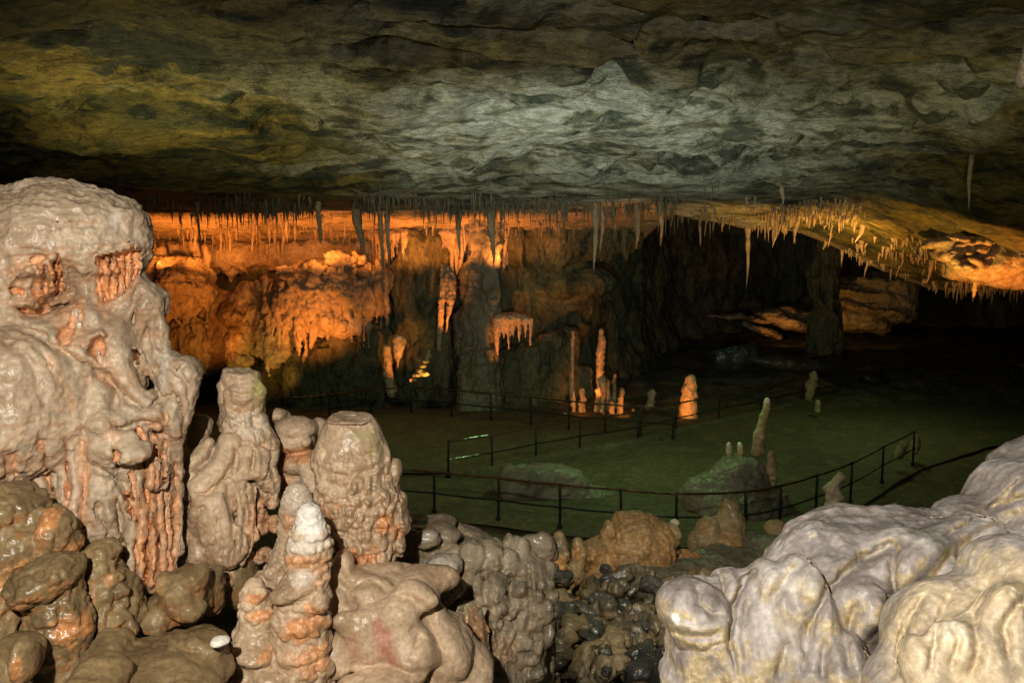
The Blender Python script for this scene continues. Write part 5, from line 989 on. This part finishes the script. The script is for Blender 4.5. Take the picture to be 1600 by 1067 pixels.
# the countless finest straws of the ceiling edge, one mass
def fringe(n, x0, x1, ya, yb, l0, l1, r0, r1, mat, label, seed):
    r2 = random.Random(seed); VV = []; QQ = []; m = 0
    xs = np.array([r2.uniform(x0, x1) for _ in range(n)]); ys = np.array([r2.uniform(ya, yb) for _ in range(n)]); wx = (xs - CX) / FPX * ys
    keep = vnoise(np.stack([wx * .9, ys * .5, ys * 0 + 2], 1)) + .5 * vnoise(np.stack([wx * 3.3, ys, ys * 0 + 7], 1)) > -.15
    zz = ceil_z(wx, ys)
    for i in range(n):
        if not keep[i]: continue
        L = (l0 + (l1 - l0) * r2.random() ** 3) * ys[i] / FPX; r = r2.uniform(r0, r1) * ys[i] / FPX; dx = r2.uniform(-.05, .05) * L
        V, Q = tube([(wx[i], ys[i], zz[i] + .03), (wx[i] + .3 * dx, ys[i], zz[i] - .35 * L), (wx[i] + dx, ys[i], zz[i] - L)], [r * 1.5, r * .75, r * .12], 6)
        VV.append(V); QQ.append(Q + m); m += len(V)
    tag(link('fine_stalactites', np.concatenate(VV), np.concatenate(QQ), M[mat]), label, 'stalactites', kind='stuff')
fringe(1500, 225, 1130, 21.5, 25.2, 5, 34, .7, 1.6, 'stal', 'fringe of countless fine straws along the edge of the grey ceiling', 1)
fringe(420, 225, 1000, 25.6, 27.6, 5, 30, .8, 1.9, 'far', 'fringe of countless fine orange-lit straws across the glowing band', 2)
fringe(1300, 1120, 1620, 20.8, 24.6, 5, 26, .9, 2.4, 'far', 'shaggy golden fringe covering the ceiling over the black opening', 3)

# ================================================================== camera, light, render
cam = bpy.data.cameras.new('camera'); co = bpy.data.objects.new('camera', cam); coll.objects.link(co)
cam.lens = 36 * FPX / 1600; cam.sensor_width = 36; cam.clip_end = 200; cam.clip_start = .05
co.location = (0, 0, CAMZ); co.rotation_euler = (math.pi / 2 - PITCH, 0, 0); scene.camera = co
w = bpy.data.worlds.new('World'); scene.world = w; w.use_nodes = True
w.node_tree.nodes['Background'].inputs[0].default_value = (.25, .5, .3, 1); w.node_tree.nodes['Background'].inputs[1].default_value = .12

def lamp(name, loc, power, col=(1, 1, 1), r=.05, spot=None, target=None, blend=.5):
    l = bpy.data.lights.new(name, 'SPOT' if spot else 'POINT'); l.energy = power; l.color = col; l.shadow_soft_size = r
    o = bpy.data.objects.new(name, l); coll.objects.link(o); o.location = loc
    if spot:
        l.spot_size = math.radians(spot); l.spot_blend = blend
        o.rotation_euler = (Vector(target) - Vector(loc)).to_track_quat('-Z', 'Y').to_euler()
    return o
ORA = (1, .30, .045); YEL = (1, .50, .08); GRN = (.86, .96, .80)
lamp('camera_flash', (-.42, .0, CAMZ + .46), 500, (1, .92, .80), .025, 120, W(800, 560, 5), .6)
# cave floodlights standing low behind the rocks, washing the ceiling
lamp('cave_flood_lamp', (.4, 6.6, 3.3), 2000, GRN, .06, 74, (1.8, 19, 6.9), 1)
lamp('cave_flood_lamp', (-6.5, 10.5, 4.0), 620, (1, .88, .40), .12, 150, (-1, 14, 8), 1)
lamp('cave_flood_lamp', (6.5, 10, 3.0), 200, (.95, .9, .42), .12, 150, (4, 14, 8), 1)
# added fill spot brightening the gully rocks, no real fixture hangs there
lamp('gully_fill', (.9, 3.6, 6.1), 700, (1, .86, .58), .06, 75, (1.3, 9.5, 1.0), 1)
# orange effect lamps
def up(px, py, Y, p, tx, ty, tY, col=ORA, ang=90): lamp('orange_lamp', W(px, py, Y), p, col, .05, ang, W(tx, ty, tY), .7)
for px in (250, 310, 370, 430, 500, 570, 640, 710, 780): up(px, 408 if px < 400 or px > 620 else 400, 25.3 if px < 400 or px > 620 else 24.7, 120, px, 345, 26.8, ang=140)
up(850, 412, 25.0, 60, 850, 340, 25.6, ang=140); up(960, 430, 24.0, 50, 960, 350, 24.3, ang=110); up(1010, 430, 23.4, 40, 995, 360, 23.5, ang=80)
up(500, 570, 23.8, 420, 490, 480, 26.4, ang=80); up(340, 560, 23.8, 180, 330, 480, 26.6, ang=80); up(280, 500, 24.0, 120, 280, 430, 26.6, ang=70); up(430, 625, 24.2, 130, 410, 550, 26.4, YEL, 80)
up(715, 560, 24.0, 420, 698, 470, 25.0, ang=50); up(760, 600, 24.2, 260, 800, 520, 25.7, ang=50); up(640, 605, 24.3, 150, 622, 560, 25.4, ang=60); up(676, 600, 24.4, 70, 660, 578, 24.9, YEL, 60)
up(920, 648, 23.8, 330, 940, 560, 25.6, ang=50); up(905, 645, 24.2, 60, 912, 625, 25.6, ang=70); up(985, 645, 24.2, 60, 965, 635, 25.2, ang=70); up(1050, 652, 23.2, 160, 1076, 620, 24.6, ang=60)
up(1585, 520, 18.6, 260, 1570, 395, 20.0, ang=110); up(1450, 480, 19.0, 280, 1480, 330, 21.5, YEL, 120); up(1330, 430, 21.5, 260, 1320, 330, 23.0, YEL, 120); up(1180, 430, 22.0, 150, 1160, 340, 23.5, YEL, 120)
up(1330, 525, 34.5, 100, 1360, 470, 38, (1, .50, .08), 90); up(1215, 530, 35.5, 110, 1230, 500, 38, (1, .40, .06), 80)
up(850, 520, 25.4, 45, 860, 430, 27.0, YEL, 80); up(600, 520, 24.6, 60, 590, 420, 26.6, ORA, 70)
# added weak green fills standing in for ambient light over the paths, no fixtures
lamp('path_fill', (3.0, 17.5, 4.4), 241, (.52, .95, .34), .3, 160, (3.0, 17.5, 0), .6)
lamp('path_fill', (-4.0, 21, 4.2), 92, (.5, .95, .42), .3, 160, (-4.0, 21, 0), .6)
lamp('path_fill', (10.0, 22, 3.8), 126, (.55, .95, .36), .3, 160, (10.0, 22, 0), .6)
lamp('gloom_fill', (7.5, 30, 3.5), 8, (.35, .95, .5), .4)  # added dim green ambient fill for the dark opening, not a cave fixture
scene.view_settings.view_transform = 'Standard'; scene.view_settings.look = 'None'; scene.view_settings.exposure = 0; scene.view_settings.gamma = 1
scene.cycles.max_bounces = 4; scene.cycles.diffuse_bounces = 2; scene.cycles.glossy_bounces = 2
scene.cycles.use_denoising = True
